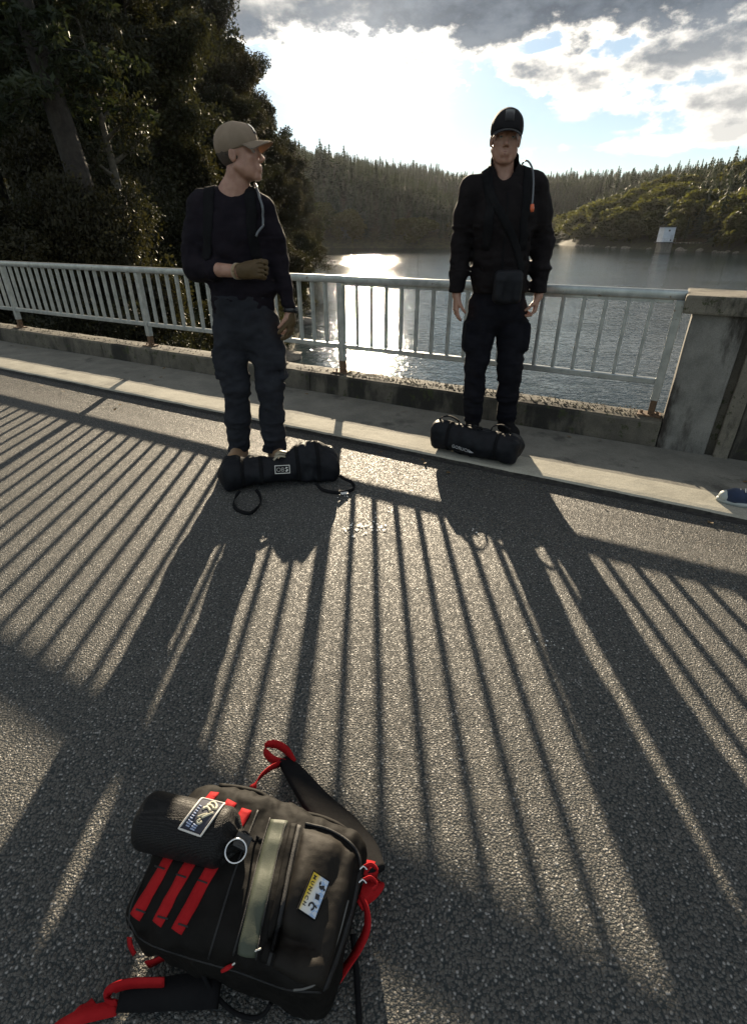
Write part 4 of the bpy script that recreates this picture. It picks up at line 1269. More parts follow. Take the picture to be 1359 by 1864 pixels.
def boot(root, ank, toe_dir, name='boot', m=None, L=.285):
    """boot on the ground below the ankle, pointing along toe_dir"""
    m = m or MA['boot']
    f = np.array(toe_dir, float); f[2] = 0; f /= np.linalg.norm(f); sd = np.cross(f, EZ)
    g = V3(ank[0], ank[1], ank[2]); z0 = g[2]
    S = Sdf(np.array([g[0], g[1], z0]) - V3(.32, .32, .01), np.array([g[0], g[1], z0]) + V3(.32, .32, .24), .006)
    heel = g - f * .055 + EZ * .045; ball = g + f * .135 + EZ * .043; toe = g + f * .20 + EZ * .038
    S.cone(heel, .042, ball, .048, .03, 'add', sd, .86); S.cone(ball, .050, toe, .038, .03, 'add', sd, .92)
    S.cone(g + EZ * .06 - f * .02, .050, g + EZ * .19 - f * .02, .055, .03)
    S.cone(g + EZ * .085 + f * .03, .045, ball + EZ * .02, .036, .03)
    S.plane(g + EZ * .020, V3(0, 0, -1)); S.wrinkle(.003, 22, 2)
    o = S.make(name, m, root)
    so = MB(); n = 28; out = []
    for i in range(n):
        a = 2 * math.pi * i / n; c, s_ = math.cos(a), math.sin(a)
        along = (.155 if c > 0 else .105) * c; wid = (.049 if c > -.2 else .041) * s_
        out.append(g + f * (along + .065) + sd * wid)
    out = np.array(out)
    V = [p + EZ * .001 for p in out] + [p * 1.0 + EZ * .026 for p in out]
    F = [(i, (i + 1) % n, n + (i + 1) % n, n + i) for i in range(n)] + [tuple(range(n))[::-1], tuple(n + i for i in range(n))]
    obj('sole', V, F, MA['sole'], o, True)
    lc = MB()
    for j in range(5):
        c = g + f * (.05 + .018 * j) + EZ * (.132 - .013 * j)
        lc.tube([c - sd * .022, c + EZ * .006, c + sd * .022], .0028, 5)
    lc.make('laces', MA['strap'], o, True)
    return o

def eyes(C, R, s, root):
    for x in (-1, 1):
        c = C + R @ (V3(.031 * x, -.0775, .008) * s)
        bm = bmesh.new(); bmesh.ops.create_uvsphere(bm, u_segments=14, v_segments=10, radius=.0118 * s)
        V = [np.array(v.co) + c for v in bm.verts]; bm.verts.index_update(); F = [tuple(v.index for v in f.verts) for f in bm.faces]; bm.free()
        e = obj('eye', V, F, MA['eye'], root)
        d = R @ V3(0, -1, 0); a = R @ V3(1, 0, 0); b = R @ V3(0, 0, 1)
        V = [c + d * .0122 * s] + [c + d * .0108 * s + (a * math.cos(t) + b * math.sin(t)) * .0058 * s for t in np.linspace(0, 2 * math.pi, 13)[:-1]]
        obj('iris', V, [(0, 1 + k, 1 + (k + 1) % 12) for k in range(12)], MA['iris'], e)
        q = MB().tube([C + R @ (V3((.031 + u) * x, -.0935 + abs(u) * .25, .027 + .006 * math.cos(u * 60)) * s) for u in (-.017, -.008, .002, .011, .018)], np.array([.002, .0034, .0036, .003, .0016]) * s, 6)
        q.make('eyebrow', MA['hair'], root, True)
        q = MB().tube([C + R @ (V3((.031 + u) * x, -.0900 + abs(u) * .35, .0135 - abs(u) * .22) * s) for u in (-.015, -.008, 0, .008, .015)], np.array([.0015, .0032, .0036, .0032, .0015]) * s, 6)
        q.make('eyelid', SKIN, root, True)
    q = MB()
    for z, r, w in ((-.0615, .0036, .022), (-.0715, .0042, .019)):
        q.tube([C + R @ (V3(u * w, -.1015 + .012 * u * u + (.0015 if z < -.07 else 0), z - .002 * u * u) * s) for u in np.linspace(-1, 1, 9)], np.array([.3, .7, .9, 1, .95, 1, .9, .7, .3]) * r * s, 6)
    q.make('lips', LIP, root, True)

# ---- the man in the tan cap
def man_left():
    Y = 3.27
    base = V3(-.80, 3.30, 0)
    root = thing('person', base, 'person in a tan cap and brown gloves looking sideways behind the longer black bag', 'person')
    pel = V3(-.775, 3.29, .93); wai = V3(-.785, 3.28, 1.08); che = V3(-.785, 3.27, 1.37); nek = V3(-.755, 3.285, 1.58)
    hipL, hipR = V3(-.880, 3.29, .88), V3(-.665, 3.29, .88)
    knL, knR = V3(-.880, 3.26, .54), V3(-.660, 3.25, .54)
    anL, anR = V3(-.925, 3.31, .10), V3(-.675, 3.29, .10)
    shL, shR = V3(-.955, 3.29, 1.515), V3(-.610, 3.27, 1.50)
    elL = P(352, 488, 3.22) + V3(.018, 0, .0); wrL = P(436, 494, 3.05); haL = P(486, 489, 3.03)
    elR = V3(-.552, 3.30, 1.245); wrR = P(529, 566, 3.22) + V3(-.004, 0, .0)
    HC = V3(-.705, 3.27, 1.755); HR = rotz(math.radians(86)) @ rotx(math.radians(-4)); HS = 1.04
    # skin: one continuous body
    S = Sdf((-1.25, 2.93, 0), (-.36, 3.52, 1.92), .0062)
    S.cone(pel, .135, wai, .125, .03, 'add', (0, 1, 0), .75); S.cone(wai, .125, che, .15, .04, 'add', (0, 1, 0), .7)
    S.cone(shL, .050, shR, .050, .03); S.cone(che, .14, che + V3(.01, 0, .12), .11, .04, 'add', (0, 1, 0), .7)
    limb(S, [hipL, knL, anL], [.085, .056, .038]); limb(S, [hipR, knR, anR], [.085, .056, .038])
    limb(S, [anL, anL + V3(-.01, -.13, -.06)], [.038, .03]); limb(S, [anR, anR + V3(.05, -.11, -.06)], [.038, .03])
    limb(S, [shL, elL, wrL], [.052, .044, .031]); limb(S, [shR, elR, wrR], [.052, .043, .029])
    dL = haL - wrL
    hand_sdf(S, wrL, dL, V3(.2, .9, -.3), V3(.1, 0, 1), 1.12, 1.1, 0.0, .1, (.30, .45))
    hand_sdf(S, wrR, V3(-.06, -.05, -1), V3(-1, .25, 0), V3(-.3, -1, 0), .93, .42, 0.0)
    S.cone(nek - V3(.01, 0, .06), .068, HC + HR @ V3(0, .022, -.06), .058, .02); S.cone(V3(-.87, 3.29, 1.53), .035, nek + V3(-.03, 0, .02), .05, .04); S.cone(V3(-.66, 3.29, 1.52), .035, nek + V3(.03, 0, .02), .05, .04)
    head_sdf(S, HC, HR, HS)
    body = S.make('body', SKIN, root)
    eyes(HC, HR, HS, root)
    Hh = Sdf(HC - .16, HC + .16, .005); head_sdf(Hh, HC, HR, HS, 'hair'); Hh.wrinkle(.002, 60, 2); Hh.make('hair', MA['hair'], root)
    # trousers
    S = Sdf((-1.12, 3.05, .04), (-.44, 3.50, 1.10), .0068)
    S.cone(pel + V3(0, 0, -.03), .155, wai, .150, .03, 'add', (1, 0, 0), 1.16)
    limb(S, [hipL + V3(.02, 0, .02), (hipL + knL) / 2 + V3(-.006, 0, 0), knL, (knL + anL) / 2, anL + V3(0, 0, -.005)], [.118, .100, .084, .080, .074], .03)
    limb(S, [hipR + V3(-.02, 0, .02), (hipR + knR) / 2 + V3(.004, 0, 0), knR, (knR + anR) / 2, anR + V3(0, 0, -.005)], [.118, .100, .080, .078, .075], .03)
    S.box((hipL + knL) / 2 + V3(-.095, .0, -.04), (.02, .07, .09), .012, None, .02); S.box((hipR + knR) / 2 + V3(.095, .0, -.04), (.018, .07, .09), .012, None, .02)
    S.wrinkle(.018, (9, 9, 16), 3, seed=2, warp=.05); S.wrinkle(.012, (8, 8, 34), 2, (-1.2, 3, .0), (-.4, 3.6, .30), seed=5); S.wrinkle(.010, (8, 8, 26), 2, (-1.2, 3, .44), (-.4, 3.6, .64), seed=9)
    S.plane(wai + V3(0, 0, .0), V3(0, 0, 1)); S.plane(anL + V3(0, 0, -.030), V3(.05, 0, -1), .008)
    S.make('trousers', MA['slate'], root)
    # shirt
    S = Sdf((-1.25, 2.98, .90), (-.38, 3.56, 1.68), .0066)
    S.cone(pel + V3(0, 0, .05), .178, wai, .168, .03, 'add', (0, 1, 0), .80); S.cone(wai, .168, che, .182, .04, 'add', (0, 1, 0), .76)
    S.cone(che, .175, che + V3(.01, .01, .09), .135, .04, 'add', (0, 1, 0), .74)
    S.cone(V3(-.655, 3.29, 1.42), .072, V3(-.628, 3.29, 1.10), .070, .04)
    S.cone(shL + V3(.02, 0, 0), .068, shR - V3(.02, 0, 0), .066, .05); S.cone(shL + V3(.03, 0, .02), .055, nek + V3(-.05, 0, -.01), .050, .05); S.cone(shR + V3(-.03, 0, .02), .055, nek + V3(.05, 0, -.01), .050, .05)
    limb(S, [shL, (shL + elL) / 2 + V3(-.012, 0, 0), elL, elL + (wrL - elL) * .40], [.074, .072, .070, .058], .03)
    limb(S, [shR, (shR + elR) / 2 + V3(.006, 0, 0), elR, elR + (wrR - elR) * .86], [.072, .066, .060, .044], .03)
    S.wrinkle(.016, (11, 11, 15), 3, seed=1, warp=.05); S.wrinkle(.010, (30, 12, 12), 2, elL - .12, elL + .12, seed=4); S.wrinkle(.010, (10, 10, 32), 2, elR - .12, elR + .12, seed=6); S.wrinkle(.010, (9, 9, 26), 2, (-1.0, 3.0, .9), (-.55, 3.5, 1.14), seed=8)
    S.plane(pel + V3(0, 0, .045), V3(.02, 0, -1), .006)
    S.plane(elL + (wrL - elL) * .62, wrL - elL, .004) if False else None
    S.ell(nek + V3(.010, -.035, .070), (.074, .085, .098), None, .012, 'cut')
    shirt = S.make('shirt', MA['navy'], root)
    # cuff of the pushed-up sleeve, collar band
    u = (wrL - elL) / np.linalg.norm(wrL - elL); c = elL + (wrL - elL) * .63
    # gloves
    S = Sdf(haL - .20, haL + .16, .0036); hand_sdf(S, wrL + dL * .12, dL, V3(.2, .9, -.3), V3(.1, 0, 1), 1.14, 1.1, .0040, .1, (.30, .45), .003, .0042); S.cone(wrL - dL * .05, .036, wrL + dL * .5, .036, .012); S.wrinkle(.002, 60, 2)
    S.plane(wrL - dL * .04, -dL)
    S.make('glove', MA['glove'], root)
    S = Sdf(wrR - V3(.12, .14, .26), wrR + V3(.12, .14, .06), .0046); hand_sdf(S, wrR + V3(0, 0, -.03), V3(-.06, -.05, -1), V3(-1, .25, 0), V3(-.3, -1, 0), .93, .42, .0035); S.cone(wrR + V3(0, 0, -.02), .031, wrR + V3(0, 0, -.06), .034, .012); S.wrinkle(.002, 60, 2)
    S.make('glove', MA['glove'], root)
    # wrist straps and watch
    w2 = wrL - u * .012; a = np.cross(u, EZ); a /= np.linalg.norm(a); b = np.cross(u, a)
    ring = lambda c, r, ax, bx, n=25: [c + r * (ax * math.cos(t) + bx * math.sin(t)) for t in np.linspace(0, 2 * math.pi, n)]
    MB().ribbon(ring(w2, .0385, a, b), u, .020, .005).make('wrist_strap', fabric('tan_webbing', (.22, .16, .09), 500), root, True)
    v = V3(-.06, -.05, -1); v /= np.linalg.norm(v); a = np.cross(v, V3(0, 1, 0)); a /= np.linalg.norm(a); b = np.cross(v, a)
    w3 = wrR + V3(0, 0, .006)
    wt = MB().ribbon(ring(w3, .0345, a, b), v, .024, .005).make('watch', MA['watch'], root, True)
    MB().tube([w3 + V3(.034, -.006, 0), w3 + V3(.047, -.008, 0)], .021, 18).make('watch_case', MA['watch'], wt, True)
    # cap
    S = Sdf(HC - .18, HC + .20, .0048); head_sdf(S, HC, HR, HS * 1.02, 'cap'); S.wrinkle(.0018, 26, 2)
    cap = S.make('cap', MA['tan_cap'], root)
    V, F = cap_brim(HC, HR, HS * 1.02, .06, .084, .034, .012); obj('brim', V, F, MA['tan_cap'], cap)
    bv = bvh_of(cap)
    T = lambda x, y, z: HC + HR @ (V3(x, y, z) * HS)
    pp = MB(); surf_strip(pp, bv, [T(.006, -.094, .078 + .0), T(.006, -.082, .098), T(.006, -.064, .118)], .060, .003, 5)
    pt = pp.make('patch', MA['patch_navy'], cap, True)
    for off, wd in ((-.012, .010), (.006, .012), (.022, .006)):
        pp = MB(); surf_strip(pp, bv, [T(off + .0, -.090, .086), T(off + .004, -.080, .100), T(off, -.068, .114)], wd, .0045, 3); pp.make('patch_mark', MA['white_thread'], pt, True)
    bt = MB(); bt.tube([T(0, .012, .134), T(0, .012, .141)], .008, 10); bt.make('button', MA['tan_cap'], cap, True)
    # boots
    boot(root, V3(-.925, 3.31, 0), (-.10, -1, 0)); boot(root, V3(-.672, 3.29, 0), (.55, -1, 0))
    # the rucksack he wears
    bag = thing('rucksack', V3(-.80, 3.46, 1.05), 'black rucksack worn on the back of the person in the tan cap', 'backpack')
    S = Sdf((-1.10, 3.36, .98), (-.50, 3.66, 1.64), .009)
    S.box((-.80, 3.49, 1.30), (.165, .085, .25), .05, None, .02); S.box((-.80, 3.57, 1.22), (.13, .04, .14), .03, None, .02); S.wrinkle(.010, 10, 2)
    S.make('body', MA['blackbag'], bag)
    bs = bvh_of(shirt)
    def over(side, xs):
        pts = [V3(xs[0], 3.42, 1.50), V3(xs[1], 3.34, 1.595), V3(xs[2], 3.27, 1.585), V3(xs[3], 3.19, 1.52), V3(xs[4], 3.14, 1.40), V3(xs[5], 3.15, 1.26)]
        return smooth_path(pts, 26)
    for xs in ((-.90, -.885, -.88, -.885, -.90, -.93), (-.68, -.672, -.665, -.655, -.645, -.635)):
        m = MB(); surf_strip(m, bs, over(0, xs), .058, .006, 5); m.make('shoulder_strap', MA['strap'], bag, True)
    tp = []
    for q in smooth_path([V3(-.668, 3.38, 1.60), V3(-.655, 3.30, 1.605), V3(-.618, 3.22, 1.555), V3(-.590, 3.17, 1.49), V3(-.588, 3.14, 1.43), V3(-.612, 3.12, 1.375)], 26):
        l, n, _, _ = bs.find_nearest(Vector(q)); tp.append(np.array(l) + np.array(n) * .022)
    MB().tube(tp, .0065, 8).make('drinking_tube', MA['tube'], bag, True)
    return root
man_left()

# ---- the man in the dark cap
def man_right():
    base = V3(.84, 3.64, Z_SW)
    root = thing('person', base, 'person in black with a dark cap, arms hanging, standing behind the shorter black bag', 'person')
    z0 = Z_SW
    pel = V3(.825, 3.64, .98); wai = V3(.815, 3.63, 1.14); che = V3(.790, 3.62, 1.47); nek = V3(.770, 3.63, 1.70)
    hipL, hipR = V3(.725, 3.64, .93), V3(.930, 3.64, .93)
    knL, knR = V3(.712, 3.61, .59), V3(.950, 3.61, .59)
    anL, anR = V3(.735, 3.66, z0 + .10), V3(.990, 3.67, z0 + .10)
    shL, shR = V3(.592, 3.64, 1.615), V3(.970, 3.64, 1.630)
    elL, elR = V3(.556, 3.66, 1.325), V3(1.058, 3.66, 1.335)
    wrL, wrR = V3(.537, 3.58, 1.040), V3(1.066, 3.57, 1.035)
    HC = V3(.758, 3.60, 1.865); HR = rotz(math.radians(-8)) @ rotx(math.radians(3)) @ roty(math.radians(2)); HS = 1.03
    S = Sdf((.36, 3.40, z0), (1.28, 3.82, 2.03), .0062)
    S.cone(pel, .135, wai, .125, .03, 'add', (0, 1, 0), .75); S.cone(wai, .125, che, .15, .04, 'add', (0, 1, 0), .7)
    S.cone(shL, .05, shR, .05, .03); S.cone(che, .14, che + V3(-.01, 0, .12), .11, .04, 'add', (0, 1, 0), .7)
    limb(S, [hipL, knL, anL], [.085, .056, .038]); limb(S, [hipR, knR, anR], [.085, .056, .038])
    limb(S, [anL, anL + V3(-.02, -.13, -.06)], [.038, .03]); limb(S, [anR, anR + V3(.03, -.13, -.06)], [.038, .03])
    limb(S, [shL, elL, wrL], [.052, .043, .029]); limb(S, [shR, elR, wrR], [.052, .043, .029])
    hand_sdf(S, wrL, V3(.02, -.06, -1), V3(1, .15, 0), V3(.45, -1, 0), .98, .22, 0.0, .16, (.30, .25))
    hand_sdf(S, wrR, V3(-.16, -.10, -1), V3(-1, .35, .1), V3(-.5, -1, 0), 1.0, .55, 0.0, .08, (.45, .35))
    S.cone(nek - V3(0, 0, .06), .066, HC + HR @ V3(0, .022, -.06), .058, .02)
    head_sdf(S, HC, HR, HS)
    S.make('body', SKIN, root)
    eyes(HC, HR, HS, root)
    Hh = Sdf(HC - .16, HC + .16, .005); head_sdf(Hh, HC, HR, HS, 'hair'); Hh.wrinkle(.0015, 60, 2); Hh.make('hair', MA['hair'], root)
    S = Sdf((.50, 3.42, z0 + .02), (1.18, 3.84, 1.24), .0068)
    S.cone(pel + V3(0, 0, -.02), .148, wai, .145, .03, 'add', (1, 0, 0), 1.14)
    limb(S, [hipL + V3(.015, 0, .02), (hipL + knL) / 2, knL, (knL + anL) / 2, anL + V3(0, 0, .03)], [.112, .092, .078, .070, .064], .03)
    limb(S, [hipR + V3(-.015, 0, .02), (hipR + knR) / 2, knR, (knR + anR) / 2, anR + V3(0, 0, .03)], [.112, .094, .082, .074, .070], .03)
    S.box((hipL + knL) / 2 + V3(-.088, -.01, .02), (.020, .065, .095), .018, None, .035); S.box((hipR + knR) / 2 + V3(.090, -.01, .02), (.020, .065, .095), .018, None, .035)
    S.wrinkle(.016, (9, 9, 16), 3, seed=12, warp=.05); S.wrinkle(.012, (8, 8, 34), 2, (.5, 3.3, .0), (1.2, 3.9, .36), seed=15); S.wrinkle(.010, (8, 8, 26), 2, (.5, 3.3, .48), (1.2, 3.9, .70), seed=19)
    S.plane(wai + V3(0, 0, .06), V3(0, 0, 1)); S.plane(anL + V3(0, 0, .0), V3(0, 0, -1), .006)
    S.make('trousers', MA['black_trouser'], root)
    # jacket with stand-up collar
    S = Sdf((.36, 3.40, .98), (1.26, 3.86, 1.84), .0066)
    S.cone(pel + V3(0, 0, .10), .165, wai + V3(0, 0, .02), .158, .03, 'add', (1, 0, 0), 1.12); S.cone(wai, .150, che, .175, .04, 'add', (1, 0, 0), 1.12)
    S.cone(che, .158, che + V3(-.005, .01, .10), .135, .04, 'add', (1, 0, 0), 1.15)
    S.cone(shL + V3(.02, 0, 0), .070, shR - V3(.02, 0, 0), .072, .05); S.cone(shL + V3(.03, 0, .02), .055, nek + V3(-.05, 0, -.02), .055, .05); S.cone(shR + V3(-.03, 0, .03), .062, nek + V3(.06, 0, .0), .058, .05)
    limb(S, [shL, (shL + elL) / 2 + V3(-.006, 0, 0), elL, (elL + wrL) / 2, wrL + V3(0, .01, .03)], [.074, .070, .066, .058, .052], .03)
    limb(S, [shR, (shR + elR) / 2 + V3(.010, 0, 0), elR, (elR + wrR) / 2, wrR + V3(0, .01, .03)], [.078, .074, .068, .060, .054], .03)
    S.cone(nek - V3(0, 0, .03), .086, nek + V3(.006, .01, .075), .084, .02)
    S.wrinkle(.015, (11, 11, 15), 3, seed=21, warp=.05)
    for e, sd in ((elL, 24), (elR, 26)): S.wrinkle(.014, (10, 10, 32), 2, e - V3(.12, .15, .14), e + V3(.12, .15, .10), seed=sd)
    S.wrinkle(.010, (9, 9, 26), 2, (.55, 3.4, .98), (1.05, 3.9, 1.25), seed=28)
    S.cone(nek - V3(0, .02, .05), .066, nek + V3(.0, -.02, .14), .078, .008, 'cut')
    S.ell(nek + V3(-.012, -.105, .05), (.052, .07, .085), None, .012, 'cut')
    S.plane(wrL + V3(0, 0, .012), V3(0, 0, -1)) if False else None
    S.plane(pel + V3(0, 0, .075), V3(0, 0, -1), .006)
    jk = S.make('jacket', MA['jacket'], root)
    bj = bvh_of(jk)
    # shirt filling the neck opening
    S = Sdf(nek - V3(.14, .16, .16), nek + V3(.14, .14, .06), .006); S.cone(nek - V3(0, -.0, .10), .09, nek + V3(0, .0, -.02), .068, .02); S.plane(nek + V3(0, -.05, -.03), V3(0, -.5, 1)); S.make('undershirt', MA['black_cap'], root)
    # zip and seams
    zp = []
    for z in np.linspace(1.60, 1.08, 30):
        h = bj.ray_cast(Vector((.775 + .03 * (1.6 - z), 3.0, z)), Vector((0, 1, 0)))
        if h[0] is not None: zp.append(np.array(h[0]) - V3(0, .001, 0))
    if len(zp) > 4: MB().ribbon(zp, (1, 0, 0), .010, .004).make('zip', MA['strap'], root, True)
    # cap
    S = Sdf(HC - .18, HC + .20, .0048); head_sdf(S, HC, HR, HS * 1.06, 'cap'); S.wrinkle(.0015, 26, 2)
    cap = S.make('cap', MA['black_cap'], root)
    V, F = cap_brim(HC, HR, HS * 1.06, .12, .066, .034); obj('brim', V, F, MA['black_cap'], cap)
    T = lambda x, y, z: HC + HR @ (V3(x, y, z) * HS)
    bc = bvh_of(cap); pp = MB(); surf_strip(pp, bc, [T(0, -.094, .072), T(0, -.084, .092), T(0, -.066, .114)], .05, .003, 5); pp.make('patch', fabric('patch_grey', (.035, .033, .036), 900), cap, True)
    MB().tube([T(0, .012, .134), T(0, .012, .142)], .008, 10).make('button', MA['black_cap'], cap, True)
    boot(root, V3(.735, 3.66, z0), (-.12, -1, 0), 'boot', MA['strap']); boot(root, V3(.990, 3.67, z0), (.15, -1, 0), 'boot', MA['strap'])
    # rucksack on his back with its straps and the drinking tube
    bag = thing('rucksack', V3(.79, 3.80, 1.20), 'black rucksack with an orange-tipped drinking tube, worn by the person in the dark cap', 'backpack')
    S = Sdf((.55, 3.70, 1.12), (1.05, 4.0, 1.74), .009)
    S.box((.80, 3.835, 1.42), (.15, .085, .25), .05, None, .02); S.wrinkle(.010, 10, 2); S.make('body', MA['blackbag'], bag)
    for xs in ((.66, .662, .665, .67, .672, .655), (.905, .905, .905, .90, .895, .92)):
        m = MB(); surf_strip(m, bj, smooth_path([V3(xs[0], 3.76, 1.66), V3(xs[1], 3.68, 1.735), V3(xs[2], 3.60, 1.71), V3(xs[3], 3.50, 1.60), V3(xs[4], 3.46, 1.46), V3(xs[5], 3.47, 1.30)], 26), .058, .006, 5); m.make('shoulder_strap', MA['strap'], bag, True)
    tp = []
    for q in smooth_path([V3(.893, 3.72, 1.745), V3(.893, 3.66, 1.768), V3(.902, 3.58, 1.755), V3(.912, 3.50, 1.70), V3(.914, 3.45, 1.60), V3(.912, 3.43, 1.535)], 30):
        l, n, _, _ = bj.find_nearest(Vector(q)); dd = np.linalg.norm(np.array(l) - q); tp.append(q if dd > .02 and (q - np.array(l)) @ np.array(n) > 0 else np.array(l) + np.array(n) * .022)
    MB().tube(tp, .0052, 8).make('drinking_tube', MA['tube'], bag, True)
    e = tp[-1]; MB().tube([e + V3(0, 0, .004), e - V3(-.002, .004, .018), e - V3(-.004, .004, .034)], [.010, .012, .009], 10).make('mouthpiece', MA['orange'], bag, True)
    # sling strap across the chest, pouch at the waist
    pouch = thing('pouch', V3(.82, 3.43, 1.0), 'black pouch slung at the waist of the person in the dark cap', 'pouch')
    S = Sdf((.68, 3.34, .96), (.98, 3.52, 1.26), .007); S.box((.825, 3.435, 1.10), (.085, .045, .095), .03, None, .02); S.box((.77, 3.41, 1.09), (.03, .035, .075), .025, None, .015); S.box((.875, 3.41, 1.09), (.03, .035, .075), .025, None, .015); S.wrinkle(.006, 16, 2); S.make('body', MA['blackbag'], pouch)
    m = MB(); surf_strip(m, bj, smooth_path([V3(.66, 3.60, 1.70), V3(.69, 3.50, 1.58), V3(.78, 3.44, 1.44), V3(.88, 3.45, 1.30), V3(.93, 3.47, 1.18)], 24), .045, .007, 4); m.make('sling_strap', MA['strap'], pouch, True)
    return root
man_right()
# ------------------------------------------------------------------ bags
def frame_link(name, data, parent, C, X, Y, N, **tags):
    o = link(name, data, parent, **tags)
    M = Matrix(((X[0], Y[0], N[0], C[0]), (X[1], Y[1], N[1], C[1]), (X[2], Y[2], N[2], C[2]), (0, 0, 0, 1)))
    o.matrix_basis = (world_mat(parent).inverted() @ M) if parent is not None else M
    return o
def frame_of(C, N, xdir):
    N = N / np.linalg.norm(N); X = xdir - N * (xdir @ N); X /= np.linalg.norm(X); Y = np.cross(N, X); return X, Y, N
def lettering(txt, size, mat_, parent, C, X, Y, N, extrude=.0006, shear=0.0, spacing=1.0, name='lettering', align='LEFT', bold=.0):
    cu = bpy.data.curves.new(name, 'FONT'); cu.body = txt; cu.size = size; cu.extrude = extrude; cu.shear = shear; cu.space_character = spacing; cu.align_x = align; cu.offset = bold
    cu.resolution_u = 3; cu.materials.append(mat_)
    tmp = bpy.data.objects.new('tmp', cu); COL.objects.link(tmp)
    dg = bpy.context.evaluated_depsgraph_get(); dg.update()
    me = bpy.data.meshes.new_from_object(tmp.evaluated_get(dg)); bpy.data.objects.remove(tmp); me.name = name
    if not me.materials: me.materials.append(mat_)
    return frame_link(name, me, parent, C, X, Y, N)
def flat_local(polys, z0=0.0, z1=.001):
    """extruded polygons in local x,y"""
    V = []; F = []
    for poly in polys:
        n = len(poly); b = len(V)
        V += [(x, y, z0) for x, y in poly] + [(x, y, z1) for x, y in poly]
        F += [tuple(b + n + i for i in range(n)), tuple(b + i for i in range(n))[::-1]] + [(b + i, b + (i + 1) % n, b + n + (i + 1) % n, b + n + i) for i in range(n)]
    return V, F

def sandbag_right():
    a = G(783, 822, Z_SW + .0); b = G(928, 851, Z_SW + .0)
    u = (b - a); u[2] = 0; L = np.linalg.norm(u); u /= L; n = np.array([-u[1], u[0], 0])
    r = .098
    a0 = a + n * r * .92 + EZ * (r - .004); b0 = b + n * r * .92 + EZ * (r - .004); mid = (a0 + b0) / 2
    root = thing('sandbag', V3(mid[0], mid[1], Z_SW), 'shorter black sandbag with grey lettering and carry handles, lying on the pavement edge', 'sandbag')
    S = Sdf(np.minimum(a0, b0) - .22, np.maximum(a0, b0) + .24, .0062)
    S.cone(a0 + u * .055, r * .93, mid - u * .05, r * 1.02, .04); S.cone(mid - u * .05, r * .99, b0 - u * .055, r * .97, .04)
    S.box(a0 + u * .03, (.05, r * .82, r * .82), .04, np.array([u, n, EZ]).T, .03); S.box(b0 - u * .03, (.05, r * .9, r * .88), .035, np.array([u, n, EZ]).T, .03)
    S.ell(a0 + u * .07 + EZ * .045 - n * .01, (.07, .06, .06), None, .05)
    S.cone(mid + EZ * (r + .02) - u * .06, .022, mid + EZ * (r + .022) + u * .03, .022, .02, 'cut')
    S.wrinkle(.020, 9, 3, seed=31, warp=.05); S.wrinkle(.008, (30, 30, 10), 2, seed=33)
    S.plane(mid + EZ * (-(r - .005)), V3(0, 0, -1), .012)
    bd = S.make('body', MA['blackbag'], root)
    bv = bvh_of(bd)
    def cross(t, off, w=.022):   # strap sewn round the bag
        c = a0 + (b0 - a0) * t; pts = []
        for k in np.linspace(-2.4, 2.4, 26):
            d = n * math.sin(k) + EZ * math.cos(k); h = bv.ray_cast(Vector(c + d * .3), Vector(-d))
            if h[0] is not None: pts.append(np.array(h[0]))
        m = MB(); surf_strip(m, bv, pts, w, .003, 3); m.make('strap', MA['strap'], root, True)
    cross(.20, 0); cross(.80, 0)
    def handle(t, h, span, tilt=0.0, across=False):
        c = a0 + (b0 - a0) * t + EZ * (r * 1.0); d = u if not across else n
        pts = smooth_path([c - d * span, c - d * span * .8 + EZ * h * .6 + n * tilt, c + EZ * h + n * tilt * 1.6, c + d * span * .8 + EZ * h * .62 + n * tilt, c + d * span], 22)
        MB().ribbon(pts, n if not across else u, .024, .005).make('handle', MA['strap'], root, True)
    handle(.16, .052, .075, .0); handle(.80, .050, .065, .0); handle(.47, .022, .060, -.02)
    p0 = cast(bv, 824, 812); p1 = cast(bv, 861, 817)
    X, Y, N = frame_of(p0[0], (p0[1] + p1[1]) / 2, p1[0] - p0[0])
    G_ = mat('grey_print', (.42, .42, .43), .7)
    q = p0[0] + N * .004 - Y * .008
    lettering('GORUCK', .034, G_, root, q - X * .006, X, Y, N, .0007, .15, 1.02, bold=.0002)
    V, F = flat_local([[(.131, .008), (.141, .019), (.157, .014), (.172, .009), (.157, .004), (.142, .002), (.136, .005)]])
    frame_link('arrowhead_logo', mesh_from('arrowhead_logo', V, F, G_, None, False), root, q, X, Y, N)
sandbag_right()

